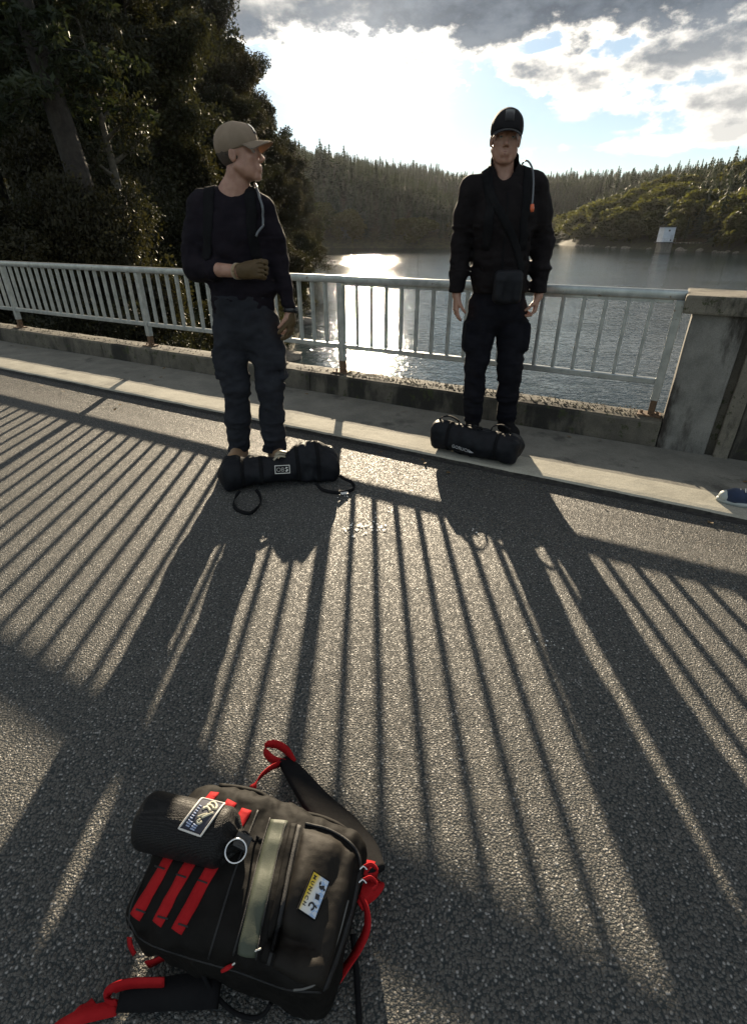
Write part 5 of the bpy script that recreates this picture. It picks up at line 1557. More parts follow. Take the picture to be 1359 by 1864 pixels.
def sandbag_left():
    a = V3(-.885, 2.900, .086); b = V3(-.275, 3.030, .086); u = (b - a) / np.linalg.norm(b - a); n = np.array([-u[1], u[0], 0]); mid = (a + b) / 2; r = .105
    root = thing('sandbag', V3(mid[0], mid[1], 0), 'longer black sandbag with a white-framed patch and loose strap loops, lying on the asphalt', 'sandbag')
    S = Sdf((-1.10, 2.68, -.01), (-.04, 3.28, .36), .0066)
    R = np.array([u, n, EZ]).T
    S.cone(a + u * .03, r * 1.02, b - u * .10, r * .96, .04, 'add', EZ, .84)
    S.box(a + u * .01, (.05, r * .96, r * .80), .035, R, .03); S.box(b - u * .08, (.12, r * .95, r * .80), .045, R, .03)
    S.cone(b - u * .16 + EZ * .07, .075, b - u * .06 + EZ * .045, .072, .05); S.ell(b - u * .13 + EZ * .10 + n * .02, (.10, .06, .05), R, .03)
    S.cone(a - u * .045 - n * .03, .022, a + u * .02 - n * .03, .03, .02)
    for k in range(5):   # gathered folds on top
        c = mid + u * (-.02 + .030 * k) + EZ * (.074 + .006 * (k % 2)) + n * .01
        S.cone(c - n * .05 - u * .01, .011, c + n * .05 + u * .015, .013, .010)
    for k in range(2):
        c = a + u * (.16 + .03 * k) + EZ * .078; S.cone(c - u * .05 - n * .01, .010, c + u * .05 + n * .015, .012, .012)
    S.wrinkle(.022, 8, 3, seed=41, warp=.06); S.wrinkle(.009, (26, 26, 12), 2, seed=43)
    S.plane((0, 0, .004), V3(0, 0, -1), .010)
    bd = S.make('body', MA['blackbag'], root); bv = bvh_of(bd)
    for t in (.12, .30, .66, .86):
        c = a + (b - a) * t; pts = []
        for k in np.linspace(-2.3, 2.3, 26):
            d = n * math.sin(k) + EZ * math.cos(k); h = bv.ray_cast(Vector(c + d * .4), Vector(-d))
            if h[0] is not None: pts.append(np.array(h[0]))
        m = MB(); surf_strip(m, bv, pts, .024, .003, 3); m.make('strap', MA['strap'], root, True)
    # loops of webbing lying in front of the bag
    def loop(px, z=.010, w=.020, wob=.0):
        pts = np.array([G(x, y, zz) for (x, y, zz) in px]); pts = smooth_path(pts, 46)
        MB().ribbon(pts, np.tile(EZ, (len(pts), 1)) * .75 + EN * .6, w, .005).make('webbing_loop', MA['strap'], root, True)
    loop([(437, 893, .05), (428, 907, .02), (426, 920, .012), (436, 930, .012), (455, 934, .012), (468, 925, .012), (475, 914, .014), (473, 901, .02), (466, 891, .05)])
    loop([(576, 880, .05), (585, 890, .02), (600, 895, .014), (620, 897, .012), (636, 894, .012), (645, 888, .016), (640, 878, .03), (628, 872, .05), (618, 866, .07)])
    c = G(627, 898, .016); V, F = flat_local([[(-.022, -.012), (.022, -.015), (.024, .012), (-.020, .014)]], 0, .002)
    frame_link('white_tag', mesh_from('white_tag', V, F, mat('white_tag', (.62, .62, .60), .7, bump=(80, .001)), None, False), root, c, V3(.95, .3, .0) / np.linalg.norm([.95, .3]), V3(-.3, .95, .05) / np.linalg.norm([.3, .95, .05]), V3(0, 0, 1))
    # crumpled webbing, coloured pale to paint in the sun's glints on the bag
    pw = mat('sun_glint', (.34, .30, .22), .5, spec=.5, bump=(240, .001))
    hw = MB()
    for k in range(5):
        q0 = mid + u * (-.045 + .004 * k) + n * (-.045 + .022 * k) + EZ * (.090 + .010 * (k % 2))
        q1 = q0 + u * .075 + n * (.020 - .008 * k) + EZ * .004
        pts = smooth_path([q0 - EZ * .008, q0 + (q1 - q0) * .35 + EZ * .010, q0 + (q1 - q0) * .7 + EZ * .006, q1 - EZ * .004], 12)
        hw.ribbon(pts, n + EZ * .4 * (-1) ** k, .018, .003)
    hw.make('glint_webbing', pw, root, True)
    p0 = cast(bv, 505, 855); p1 = cast(bv, 524, 854)
    X, Y, N = frame_of(p0[0], (p0[1] + p1[1]) / 2 + V3(0, -.4, .2), p1[0] - p0[0]); C = (p0[0] + p1[0]) / 2 + N * .006
    V, F = flat_local([[(-.046, -.026), (.046, -.026), (.046, .026), (-.046, .026)]], -.006, .0)
    pt = frame_link('patch', mesh_from('patch', V, F, MA['strap'], None, False), root, C, X, Y, N)
    w = .0045
    fr = [[(-.046, -.026), (.046, -.026), (.046, -.026 + w), (-.046, -.026 + w)], [(-.046, .026 - w), (.046, .026 - w), (.046, .026), (-.046, .026)],
          [(-.046, -.026 + w), (-.046 + w, -.026 + w), (-.046 + w, .026 - w), (-.046, .026 - w)], [(.046 - w, -.026 + w), (.046, -.026 + w), (.046, .026 - w), (.046 - w, .026 - w)]]
    V, F = flat_local(fr, .0003, .0016)
    frame_link('patch_border', mesh_from('patch_border', V, F, MA['white_thread'], None, False), pt, C, X, Y, N)
    lettering('OB', .036, mat('patch_print', (.36, .35, .32), .8), pt, C + X * -.037 + Y * -.013, X, Y, N, .0008, 0, 1.0)
    em = [[(.018, -.014), (.026, -.016), (.036, -.006), (.030, .002), (.022, -.004)], [(.016, .002), (.028, .006), (.036, .012), (.022, .014)]]
    V, F = flat_local(em, .0003, .0014); frame_link('patch_emblem', mesh_from('patch_emblem', V, F, MA['white_thread'], None, False), pt, C, X, Y, N)
sandbag_left()

# ------------------------------------------------------------------ the red and black backpack in front
MA['pack'] = fabric('pack_nylon', (.0055, .005, .0045), 620, var=(.010, .009, .008), fold=(12, .014), rough=.7, spec=.12, sheen=.0)
MA['packpanel'] = fabric('pack_pocket_nylon', (.010, .0085, .007), 620, var=(.017, .014, .011), fold=(10, .018), rough=.65, spec=.18, sheen=.0)
MA['red'] = fabric('red_webbing', (.30, .008, .011), 420, var=(.40, .016, .018), fold=(60, .003), rough=.75, sheen=.0, spec=.12)
MA['band'] = fabric('grey_green_band', (.050, .060, .042), 500, var=(.070, .082, .058), fold=(16, .004), rough=.6, spec=.35, sheen=.0)
MA['zip'] = mat('zip_tape', (.012, .012, .013), .6, bump=(700, .002))
MA['chrome'] = mat('chrome', (.7, .7, .7), .18, 1.0)
MA['cordlock'] = mat('black_plastic', (.02, .02, .02), .3)
MA['foam'] = fabric('strap_mesh', (.005, .005, .006), 350, var=(.009, .009, .010), fold=(22, .004), rough=.85, sheen=.0, spec=.15)
def mesh_fabric():
    m = bpy.data.materials.new('sack_mesh'); m.use_nodes = True
    t = NT(m.node_tree); b = t.n['Principled BSDF']; co = t.coord('Object')
    v = t.node('ShaderNodeTexVoronoi', feature='F1'); t.set(v.inputs['Vector'], co); v.inputs['Scale'].default_value = 330; v.inputs['Randomness'].default_value = .25
    h = t.ramp(v.outputs['Distance'], .25, .55)
    t.set(b.inputs['Base Color'], t.mix(h, (.002, .002, .003, 1), (.012, .0115, .0115, 1)))
    b.inputs['Roughness'].default_value = .5; b.inputs['Specular IOR Level'].default_value = .25
    t.l.new(t.bump(h, .9, .0016), b.inputs['Normal'])
    return m
MA['sackmesh'] = mesh_fabric()

def backpack():
    yaw = math.radians(-15); R = rotz(yaw); ex, ey = R[:, 0], R[:, 1]
    c0 = V3(-.266, .598, 0)
    root = thing('backpack', c0, 'black backpack with three red stripes and red straps, lying on the asphalt', 'backpack')
    S = Sdf((-.62, .24, -.01), (.08, .92, .30), .0046)
    Rt = R @ roty(math.radians(6))
    S.box(c0 + EZ * .090, (.224, .148, .088), .040, Rt, .0)
    S.box(c0 + ex * -.06 + EZ * .130, (.150, .148, .072), .035, R @ roty(math.radians(-5)), .04)
    S.ell(c0 + ex * -.03 + ey * .02 + EZ * .155, (.20, .14, .055), R, .05)
    # front pocket on the upper half
    S.box(c0 + ex * .125 + ey * .0 + EZ * .158, (.098, .150, .038), .034, R @ roty(math.radians(9)), .012)
    S.ell(c0 + ex * .12 + ey * .03 + EZ * .170, (.075, .10, .040), R @ roty(math.radians(9)), .03)
    S.ell(c0 + ex * .13 + ey * -.095 + EZ * .185, (.060, .022, .020), R, .02, 'cut')
    S.ell(c0 + ex * .185 + ey * .055 + EZ * .200, (.018, .050, .016), R, .02, 'cut')
    # seams: groove beside the band, ridge of the back panel round the edge
    g = [c0 + ex * (.030 + .010 * t) + ey * (.165 - .33 * t) + EZ * .205 for t in np.linspace(0, 1, 8)]
    limb(S, g, [.0] * 8) if False else None
    S.wrinkle(.012, 12, 3, seed=51, warp=.04); S.wrinkle(.006, (40, 14, 20), 2, seed=53)
    S.plane((0, 0, .006), V3(0, 0, -1), .012)
    bd = S.make('body', MA['pack'], root); bv = bvh_of(bd)
    def line(px, n=30):
        pts = []
        for q in smooth_path([(x, y, 0) for x, y in px], n):
            h = cast(bv, q[0], q[1])
            if h is not None: pts.append(h[0])
        return pts
    def strip(name, px, w, lift, m, parent=root, cols=4, n=30):
        pts = line(px, n)
        if len(pts) < 3: return None
        b = MB(); surf_strip(b, bv, pts, w, lift, cols); return b.make(name, m, parent, True)
    # pocket panel, slightly different cloth
    # three rows of red webbing
    for px in ([(392, 1443), (340, 1510), (292, 1590), (246, 1670)], [(423, 1459), (375, 1530), (330, 1600), (286, 1682)], [(450, 1474), (410, 1540), (368, 1612), (322, 1696)]):
        strip('red_stripe', px, .0255, .0022, MA['red'])
    # bar tacks and stitch lines across the stripes
    for (p, q) in (((249, 1655), (266, 1661)), ((289, 1668), (307, 1673)), ((326, 1682), (343, 1687)), ((284, 1577), (301, 1583)), ((322, 1592), (340, 1598)), ((361, 1602), (379, 1608))):
        strip('bar_tack', [p, ((p[0] + q[0]) / 2, (p[1] + q[1]) / 2), q], .003, .0034, MA['zip'], cols=2, n=6)
    strip('bottom_seam', [(232, 1668), (262, 1712), (340, 1742), (430, 1768), (520, 1800), (585, 1806)], .003, .0018, MA['zip'], cols=3, n=50)
    strip('side_seam', [(262, 1600), (240, 1650), (236, 1690)], .003, .0018, MA['zip'], cols=3)
    strip('seam', [(470, 1475), (430, 1580), (380, 1745)], .004, .0016, MA['zip'], cols=3)
    strip('grey_band', [(509, 1493), (490, 1560), (468, 1650), (447, 1742)], .040, .0022, MA['band'], cols=5)
    strip('band_seam', [(492, 1490), (473, 1555), (450, 1650), (427, 1738)], .0022, .0042, MA['zip'], cols=3)
    strip('band_seam', [(521, 1499), (504, 1566), (484, 1656), (465, 1746)], .0022, .0042, MA['zip'], cols=3)
    strip('zip_flap', [(535, 1500), (520, 1566), (502, 1656), (480, 1752)], .014, .0032, MA['pack'], cols=4)
    z = strip('zip', [(545, 1503), (530, 1570), (512, 1660), (488, 1756)], .008, .0028, MA['zip'], cols=3)
    # pocket panel
    V = []; nu, nv = 18, 22
    quad = [(552, 1508), (648, 1552), (590, 1800), (497, 1760)]
    for j in range(nv):
        for i in range(nu):
            u, v = i / (nu - 1), j / (nv - 1)
            uu = .5 - .5 * math.cos(math.pi * u) * 1.0; 
            x = (quad[0][0] * (1 - u) + quad[1][0] * u) * (1 - v) + (quad[3][0] * (1 - u) + quad[2][0] * u) * v
            y = (quad[0][1] * (1 - u) + quad[1][1] * u) * (1 - v) + (quad[3][1] * (1 - u) + quad[2][1] * u) * v
            x += 6 * math.sin(math.pi * v) * (u - .2); y -= 8 * math.sin(math.pi * u) * (1 - 2 * v)
            h = cast(bv, x, y)
            if h is None: h = (np.array(bv.find_nearest(Vector(G(x, y, .16)))[0]), np.array(bv.find_nearest(Vector(G(x, y, .16)))[1]))
            e = min(u, 1 - u, v, 1 - v); puff = .011 * min(1, e * 7) ** .6
            puff += .004 * float(fbm(u * 4, v * 5, 2.5)) * min(1, e * 6)
            V.append(h[0] + h[1] * (puff + .001))
    F = [(j * nu + i, j * nu + i + 1, (j + 1) * nu + i + 1, (j + 1) * nu + i) for j in range(nv - 1) for i in range(nu - 1)]
    ring = [i for i in range(nu)] + [j * nu + nu - 1 for j in range(1, nv)] + [(nv - 1) * nu + i for i in range(nu - 2, -1, -1)] + [j * nu for j in range(nv - 2, 0, -1)]
    b0 = len(V)
    for r_ in ring:
        l, nn, _, _ = bv.find_nearest(Vector(V[r_])); V.append(np.array(l) - np.array(nn) * .004)
    k = len(ring); F += [(ring[j], b0 + j, b0 + (j + 1) % k, ring[(j + 1) % k]) for j in range(k)]
    F = [f[::-1] for f in F]
    pk = obj('front_pocket', V, F, MA['packpanel'], root, True)
    pb = BVHTree.FromPolygons([tuple(v) for v in V], F)
    # piping and side mesh
    MB().tube(smooth_path([p + EZ * .003 for p in line([(556, 1500), (600, 1512), (640, 1538), (656, 1572), (650, 1620), (625, 1710), (598, 1790)], 40)], 60), .0032, 6).make('piping', MA['zip'], root, True)
    MB().tube(smooth_path([p + EZ * .002 for p in line([(634, 1640), (618, 1700), (600, 1750), (578, 1788), (556, 1800), (535, 1803)], 40)], 60), .0022, 6).make('piping', mat('grey_piping', (.10, .10, .095), .5), root, True)
    strip('side_zip', [(655, 1590), (640, 1660), (618, 1730), (592, 1800)], .014, .003, MA['zip'], cols=3)
    # rim of the back panel seen along the far edge
    rim = smooth_path([G(400, 1432, .12), G(440, 1437, .12), G(478, 1448, .115), G(505, 1472, .105), G(540, 1480, .10), G(590, 1492, .095), G(628, 1512, .09), G(655, 1545, .085), G(664, 1580, .08)], 50)
    MB().tube(rim, .009, 8).make('back_rim', MA['pack'], root, True)
    rr = smooth_path([G(512, 1484, .09), G(545, 1484, .08), G(580, 1490, .075), G(600, 1502, .07)], 20)
    MB().ribbon(rr, EZ, .020, .003).make('red_lining', MA['red'], root, True)
    # padded shoulder strap reaching away over the ground
    path = smooth_path([G(517, 1384, .045), G(540, 1412, .050), G(578, 1462, .055), G(620, 1505, .060), G(654, 1545, .066), G(680, 1590, .075)], 40)
    w = np.interp(np.linspace(0, 1, 40), [0, .12, .35, .6, .85, 1], [.036, .050, .074, .092, .090, .066])
    V = []; n = 14
    T = np.gradient(path, axis=0); T /= np.linalg.norm(T, axis=1)[:, None]
    for i in range(40):
        sd = np.cross(T[i], EZ); sd /= np.linalg.norm(sd); up = np.cross(sd, T[i])
        sd2 = sd * math.cos(.15) + up * math.sin(.15); up2 = -sd * math.sin(.15) + up * math.cos(.15)
        for q in range(n):
            t = 2 * math.pi * q / n; c, s_ = math.cos(t), math.sin(t)
            V.append(path[i] + sd2 * w[i] / 2 * np.sign(c) * abs(c) ** .6 + up2 * .011 * np.sign(s_) * abs(s_) ** .7)
    F = [(i * n + q, i * n + (q + 1) % n, (i + 1) * n + (q + 1) % n, (i + 1) * n + q) for i in range(39) for q in range(n)] + [tuple(range(n))[::-1], tuple(39 * n + q for q in range(n))]
    ss = obj('shoulder_strap', V, F, MA['foam'], root, True)
    # red loop at its end and thin red webbing back to the pack
    lp = smooth_path([G(535, 1388, .05), G(522, 1366, .066), G(503, 1355, .072), G(487, 1358, .066), G(486, 1372, .052), G(500, 1384, .044), G(520, 1390, .044)], 40)
    MB().ribbon(lp, V3(.35, .25, .9), .027, .0025).make('red_loop', MA['red'], ss, True)
    wb = smooth_path([G(512, 1390, .045), G(493, 1398, .075), G(474, 1414, .090), G(461, 1434, .085), G(455, 1450, .07)], 30)
    MB().ribbon(wb, V3(.5, .75, .35), .020, .0022).make('red_webbing', MA['red'], root, True)
    # red side wing and compression strap at the right end
    rw = smooth_path([G(664, 1578, .095), G(681, 1588, .075), G(684, 1606, .060), G(668, 1628, .055), G(655, 1650, .06)], 30)
    MB().ribbon(rw, V3(-.1, .9, .45), np.interp(np.linspace(0, 1, 30), [0, .3, .7, 1], [.030, .045, .042, .022]), .003).make('red_wing', MA['red'], root, True)
    cs = smooth_path([G(655, 1628, .10), G(667, 1655, .085), G(668, 1690, .065), G(650, 1730, .050), G(622, 1772, .045), G(598, 1808, .045)], 40)
    MB().ribbon(cs, V3(.75, .15, .55), np.interp(np.linspace(0, 1, 40), [0, .3, .6, .85, 1], [.010, .014, .026, .032, .030]), .003).make('red_strap', MA['red'], root, True)
    # zip pullers
    for (x, y) in ((652, 1584), (650, 1608)):
        h = cast(bv, x - 2, y); 
        if h is None: continue
        p = h[0] + h[1] * .006
        pl = MB().tube(smooth_path([p, p + V3(.010, .004, .006), p + V3(.018, -.002, .004)], 8), .0022, 6).make('zip_slider', MA['chrome'], root, True)
        MB().ribbon(smooth_path([p + V3(.012, .004, .004), p + V3(.028, .006, .010), p + V3(.040, -.004, .004), p + V3(.030, -.012, -.002)], 16), V3(0, .3, 1), .010, .0025).make('red_pull', MA['red'], pl, True)
    h = cast(bv, 474, 1726); h2 = cast(bv, 424, 1754)
    if h is not None and h2 is not None:
        a, b = h[0] + h[1] * .006, h2[0] + h2[1] * .005
        zc = MB().tube(smooth_path([a, a * .5 + b * .5 + EZ * .006, b], 12), .0018, 6).make('pull_cord', MA['white_thread'], root, True)
        d = (b - a) / np.linalg.norm(b - a); MB().tube([b - d * .004, b + d * .008, b + d * .020], [.0035, .0045, .003], 8).make('red_pull', MA['red'], zc, True)
    # bottom: straps spreading over the asphalt
    bs = smooth_path([G(400, 1800, .05), G(330, 1806, .035), G(270, 1812, .028), G(220, 1815, .024)], 24)
    MB().ribbon(bs, ey * .9 + EZ * .3, np.linspace(.060, .046, 24), .014).make('lower_strap', MA['foam'], root, True)
    r1 = smooth_path([G(300, 1788, .05), G(240, 1790, .055), G(206, 1800, .050), G(200, 1815, .035), G(206, 1832, .016)], 30)
    MB().ribbon(r1, V3(.1, .35, .9), .024, .0025).make('red_webbing', MA['red'], root, True)
    r2 = smooth_path([G(214, 1834, .014), G(180, 1842, .020), G(150, 1850, .018), G(118, 1866, .008), G(100, 1880, .006)], 30)
    MB().ribbon(r2, V3(.15, .9, .25), .026, .0025).make('red_webbing', MA['red'], root, True)
    r3 = smooth_path([G(172, 1822, .012), G(155, 1838, .014), G(138, 1856, .010)], 16)
    MB().ribbon(r3, V3(.9, .5, .1), .026, .0025).make('red_webbing', MA['red'], root, True)
    tg = smooth_path([G(236, 1706, .055), G(238, 1722, .045), G(246, 1738, .036)], 12)
    MB().ribbon(tg, V3(.6, -.2, .75), .022, .003).make('red_tag', MA['red'], root, True)
    hb = smooth_path([G(300, 1742, .05), G(280, 1752, .045), G(268, 1756, .04)], 10)
    MB().ribbon(hb, V3(.3, .2, .9), .020, .003).make('red_tag', MA['red'], root, True)
    MB().ribbon(smooth_path([G(642, 1700, .03), G(648, 1760, .012), G(652, 1820, .008), G(655, 1890, .006)], 30), V3(1, 0, .25), .012, .005).make('black_webbing', MA['strap'], root, True)
    MB().tube(smooth_path([G(365, 1762, .085), G(385, 1800, .05), G(420, 1838, .022), G(455, 1852, .012), G(480, 1846, .014), G(494, 1826, .030)], 40), .0045, 7).make('black_cord', MA['strap'], root, True)
    # yellow, white and blue patch with lettering
    C = cast(pb, 570, 1630); a = cast(pb, 583, 1598); b = cast(pb, 558, 1662)
    X, Y, N = frame_of(C[0], (C[1] + a[1] + b[1]) / 3, b[0] - a[0])
    Lh, Wh = .0345, .0195
    pm = bpy.data.materials.new('patch_print_yellow_blue'); pm.use_nodes = True; t = NT(pm.node_tree); bs_ = t.n['Principled BSDF']; co = t.coord('Object')
    sp = t.node('ShaderNodeSeparateXYZ'); t.l.new(co, sp.inputs[0])
    ck = t.node('ShaderNodeTexChecker'); t.set(ck.inputs['Vector'], t.mapping(co, rot=(0, 0, .6), scale=(1, .62, 1))); ck.inputs['Scale'].default_value = 150
    ck.inputs['Color1'].default_value = (.62, .66, .70, 1); ck.inputs['Color2'].default_value = (.20, .36, .62, 1)
    cc = t.mix(t.ramp(sp.outputs[1], -.004, .012), (.66, .66, .62, 1), ck.outputs['Color'])
    yl = t.ramp(t.math('ADD', sp.outputs[1], t.math('MULTIPLY', sp.outputs[0], .22)), -.016, -.004, 1, 0)
    cc = t.mix(yl, cc, (.66, .46, .02, 1)); t.set(bs_.inputs['Base Color'], cc); bs_.inputs['Roughness'].default_value = .4
    C0 = C[0] + N * .007
    V, F = flat_local([[(-Lh, -Wh), (Lh, -Wh), (Lh, Wh), (-Lh, Wh)]], -.006, .0)
    pt = frame_link('patch', mesh_from('patch', V, F, pm, None, False), root, C0, X, Y, N)
    w = .0016; e = .0002
    fr = [[(-Lh - w, -Wh - w), (Lh + w, -Wh - w), (Lh + w, -Wh + e), (-Lh - w, -Wh + e)], [(-Lh - w, Wh - e), (Lh + w, Wh - e), (Lh + w, Wh + w), (-Lh - w, Wh + w)],
          [(-Lh - w, -Wh + e), (-Lh + e, -Wh + e), (-Lh + e, Wh - e), (-Lh - w, Wh - e)], [(Lh - e, -Wh + e), (Lh + w, -Wh + e), (Lh + w, Wh - e), (Lh - e, Wh - e)]]
    V, F = flat_local(fr, -.005, .0009); frame_link('patch_border', mesh_from('patch_border', V, F, MA['strap'], None, False), pt, C0, X, Y, N)
    ink = mat('patch_ink', (.015, .015, .018), .6)
    lettering('MUNICH', .0102, ink, pt, C0 - X * .0305 - Y * .0160 + N * .0002, X, Y, N, .0005, 0, 1.60, bold=.0002)
    sym = []
    ang = lambda c, r, n, a0=0, a1=2 * math.pi: [(c[0] + r * math.cos(t), c[1] + r * math.sin(t)) for t in np.linspace(a0, a1, n)]
    sym.append(ang((-.020, .008), .0062, 9, -1.2, 2.2)); sym.append([(-.027, .002), (-.022, .0005), (-.018, .0035), (-.023, .005)]); sym.append(ang((-.017, .0155), .0025, 8))
    sym.append([(-.004, .002), (.005, .004), (.004, .013), (-.005, .011)])
    o_ = ang((.019, .003), .0072, 14, .3, 5.2); i_ = ang((.019, .003), .0038, 14, .3, 5.2)
    for k in range(13): sym.append([o_[k], o_[k + 1], i_[k + 1], i_[k]])
    sym.append([(.013, .010), (.016, .0085), (.0185, .014), (.016, .0155)])
    sym = [q if sum((q[(k + 1) % len(q)][0] - q[k][0]) * (q[(k + 1) % len(q)][1] + q[k][1]) for k in range(len(q))) < 0 else q[::-1] for q in sym]
    V, F = flat_local(sym, .0001, .0008); frame_link('patch_symbols', mesh_from('patch_symbols', V, F, ink, None, False), pt, C0, X, Y, N)

    # ---- mesh sack lying on top
    a = G(305, 1500, .245); b = G(404, 1523, .240); u = (b - a) / np.linalg.norm(b - a)
    sk = thing('mesh_sack', (a + b) / 2 - EZ * .05, 'small black mesh drawstring sack with a white-edged patch, lying on the red-striped backpack', 'pouch')
    S = Sdf(np.minimum(a, b) - .12, np.maximum(a, b) + .14, .0036)
    n_ = np.array([-u[1], u[0], 0]); n_ /= np.linalg.norm(n_)
    S.cyl(a - u * .058, b + u * .020, .0595, .020, .004)
    S.cone(b + u * .012, .050, b + u * .036, .020, .012); S.cone(b + u * .034, .017, b + u * .052, .013, .006)
    for k in range(9):      # gathers round the drawn-in end
        t = 2 * math.pi * k / 9; w_ = np.cross(u, n_); rd = n_ * math.cos(t) + w_ * math.sin(t)
        S.cone(b + u * .018 + rd * .046, .006, b + u * .046 + rd * .012, .005, .006)
    S.wrinkle(.0018, 20, 2, seed=61)
    sb = S.make('body', MA['sackmesh'], sk); sv = bvh_of(sb)
    # patch following the round of the sack
    nu, nv = 9, 13; V = []
    qd = [(372, 1449), (409, 1464), (367, 1522), (327, 1508)]
    for j in range(nv):
        for i in range(nu):
            uu, vv = i / (nu - 1), j / (nv - 1)
            x = (qd[0][0] * (1 - uu) + qd[1][0] * uu) * (1 - vv) + (qd[3][0] * (1 - uu) + qd[2][0] * uu) * vv
            y = (qd[0][1] * (1 - uu) + qd[1][1] * uu) * (1 - vv) + (qd[3][1] * (1 - uu) + qd[2][1] * uu) * vv
            h = cast(sv, x, y)
            if h is None: l, nn, _, _ = sv.find_nearest(Vector(G(x, y, .28))); h = (np.array(l), np.array(nn))
            V.append(h[0] + h[1] * .0025)
    V = np.array(V).reshape(nv, nu, 3)
    Fp = [(j * nu + i, (j + 1) * nu + i, (j + 1) * nu + i + 1, j * nu + i + 1) for j in range(nv - 1) for i in range(nu - 1)]
    flatV = V.reshape(-1, 3)
    nrm = np.cross(V[0, -1] - V[0, 0], V[-1, 0] - V[0, 0]); 
    low = flatV - np.array([np.array(sv.find_nearest(Vector(p))[1]) for p in flatV]) * .004
    ring = [i for i in range(nu)] + [j * nu + nu - 1 for j in range(1, nv)] + [(nv - 1) * nu + i for i in range(nu - 2, -1, -1)] + [j * nu for j in range(nv - 2, 0, -1)]
    k = len(ring); VV = np.vstack([flatV, low[ring]]); FF = Fp + [(ring[j], ring[(j + 1) % k], nu * nv + (j + 1) % k, nu * nv + j) for j in range(k)]
    pt = obj('patch', VV, FF, MA['patch_navy'], sk, True)
    def onp(uu, vv, lift=.0012):
        x, y = uu * (nu - 1), vv * (nv - 1); i, j = int(min(nu - 2, x)), int(min(nv - 2, y)); fx, fy = x - i, y - j
        p = (V[j, i] * (1 - fx) + V[j, i + 1] * fx) * (1 - fy) + (V[j + 1, i] * (1 - fx) + V[j + 1, i + 1] * fx) * fy
        nn = np.array(sv.find_nearest(Vector(p))[1]); return p + nn * lift
    edge = [onp(t, 0) for t in np.linspace(0, 1, 9)] + [onp(1, t) for t in np.linspace(.08, 1, 12)] + [onp(1 - t, 1) for t in np.linspace(.1, 1, 9)] + [onp(0, 1 - t) for t in np.linspace(.08, 1, 12)]
    MB().tube(edge, .0022, 6).make('patch_border', MA['white_thread'], pt, True)
    cream = mat('cream_thread', (.52, .50, .38), .8); blue = mat('pale_blue_thread', (.34, .40, .55), .8)
    def stitch(name, lines, r, m):
        b_ = MB()
        for ln in lines: b_.tube([onp(*q, .0012) for q in smooth_path([(x, y, 0) for x, y in ln], 10)[:, :2]], r, 5)
        b_.make(name, m, pt, True)
    stitch('embroidery', [[(.45, .14), (.62, .10), (.80, .16), (.84, .26)], [(.40, .22), (.60, .20), (.78, .26)], [(.34, .32), (.52, .28), (.70, .34)], [(.66, .42), (.50, .50), (.38, .58)], [(.84, .34), (.68, .46), (.55, .56)],
                          [(.55, .60), (.48, .68), (.60, .72), (.66, .64)], [(.46, .16), (.44, .26), (.36, .36)]], .0026, cream)
    stitch('embroidery', [[(.12, .30 + .07 * k), (.24, .31 + .07 * k)] for k in range(8)], .0014, blue)
    stitch('embroidery', [[(.18, .74 + .06 * k), (.34, .75 + .06 * k)] for k in range(3)] + [[(.42, .78 + .06 * k), (.62, .79 + .06 * k)] for k in range(3)], .0016, blue)
    # cord lock, key ring, drawstring
    e_ = b + u * .052
    cc = e_ + EZ * .018 + u * .006 + V3(-.006, -.008, 0)
    X, Y, N = frame_of(cc, V3(.35, -.35, 1), V3(.9, -.3, 0))
    cl = MB().box((0, 0, 0), V3(.017, 0, 0), V3(0, .015, 0), V3(0, 0, .010), .004)
    for s_ in range(4): cl.box((.001, -.009 + .005 * s_, .0108), V3(.009, 0, 0), V3(0, .0012, 0), V3(0, 0, .0008))
    frame_link('cord_lock', mesh_from('cord_lock', cl.V, cl.F, MA['cordlock'], None, False), sk, cc, X, Y, N)
    c2 = cc - EZ * .004 - Y * .020 - X * .006; th = np.linspace(0, 2 * math.pi, 41)
    rx, ry = X, Y * .9 + N * .25; ry = ry / np.linalg.norm(ry)
    MB().tube([c2 + N * .012 + .0215 * (rx * math.cos(t) + ry * math.sin(t)) for t in th], .0020, 8, False).make('key_ring', MA['chrome'], sk, True)
    MB().tube(smooth_path([cc - X * .02 + Y * .004, cc + Y * .016 + EZ * .008, cc + X * .022 + Y * .010, G(466, 1522, .222), G(477, 1530, .214)], 30), .0026, 6).make('drawstring', MA['strap'], sk, True)
    kn = G(476, 1529, .216); MB().tube([kn - V3(.006, 0, 0), kn, kn + V3(.007, -.002, 0)], [.003, .005, .003], 7).make('knot', MA['strap'], sk, True)
backpack()

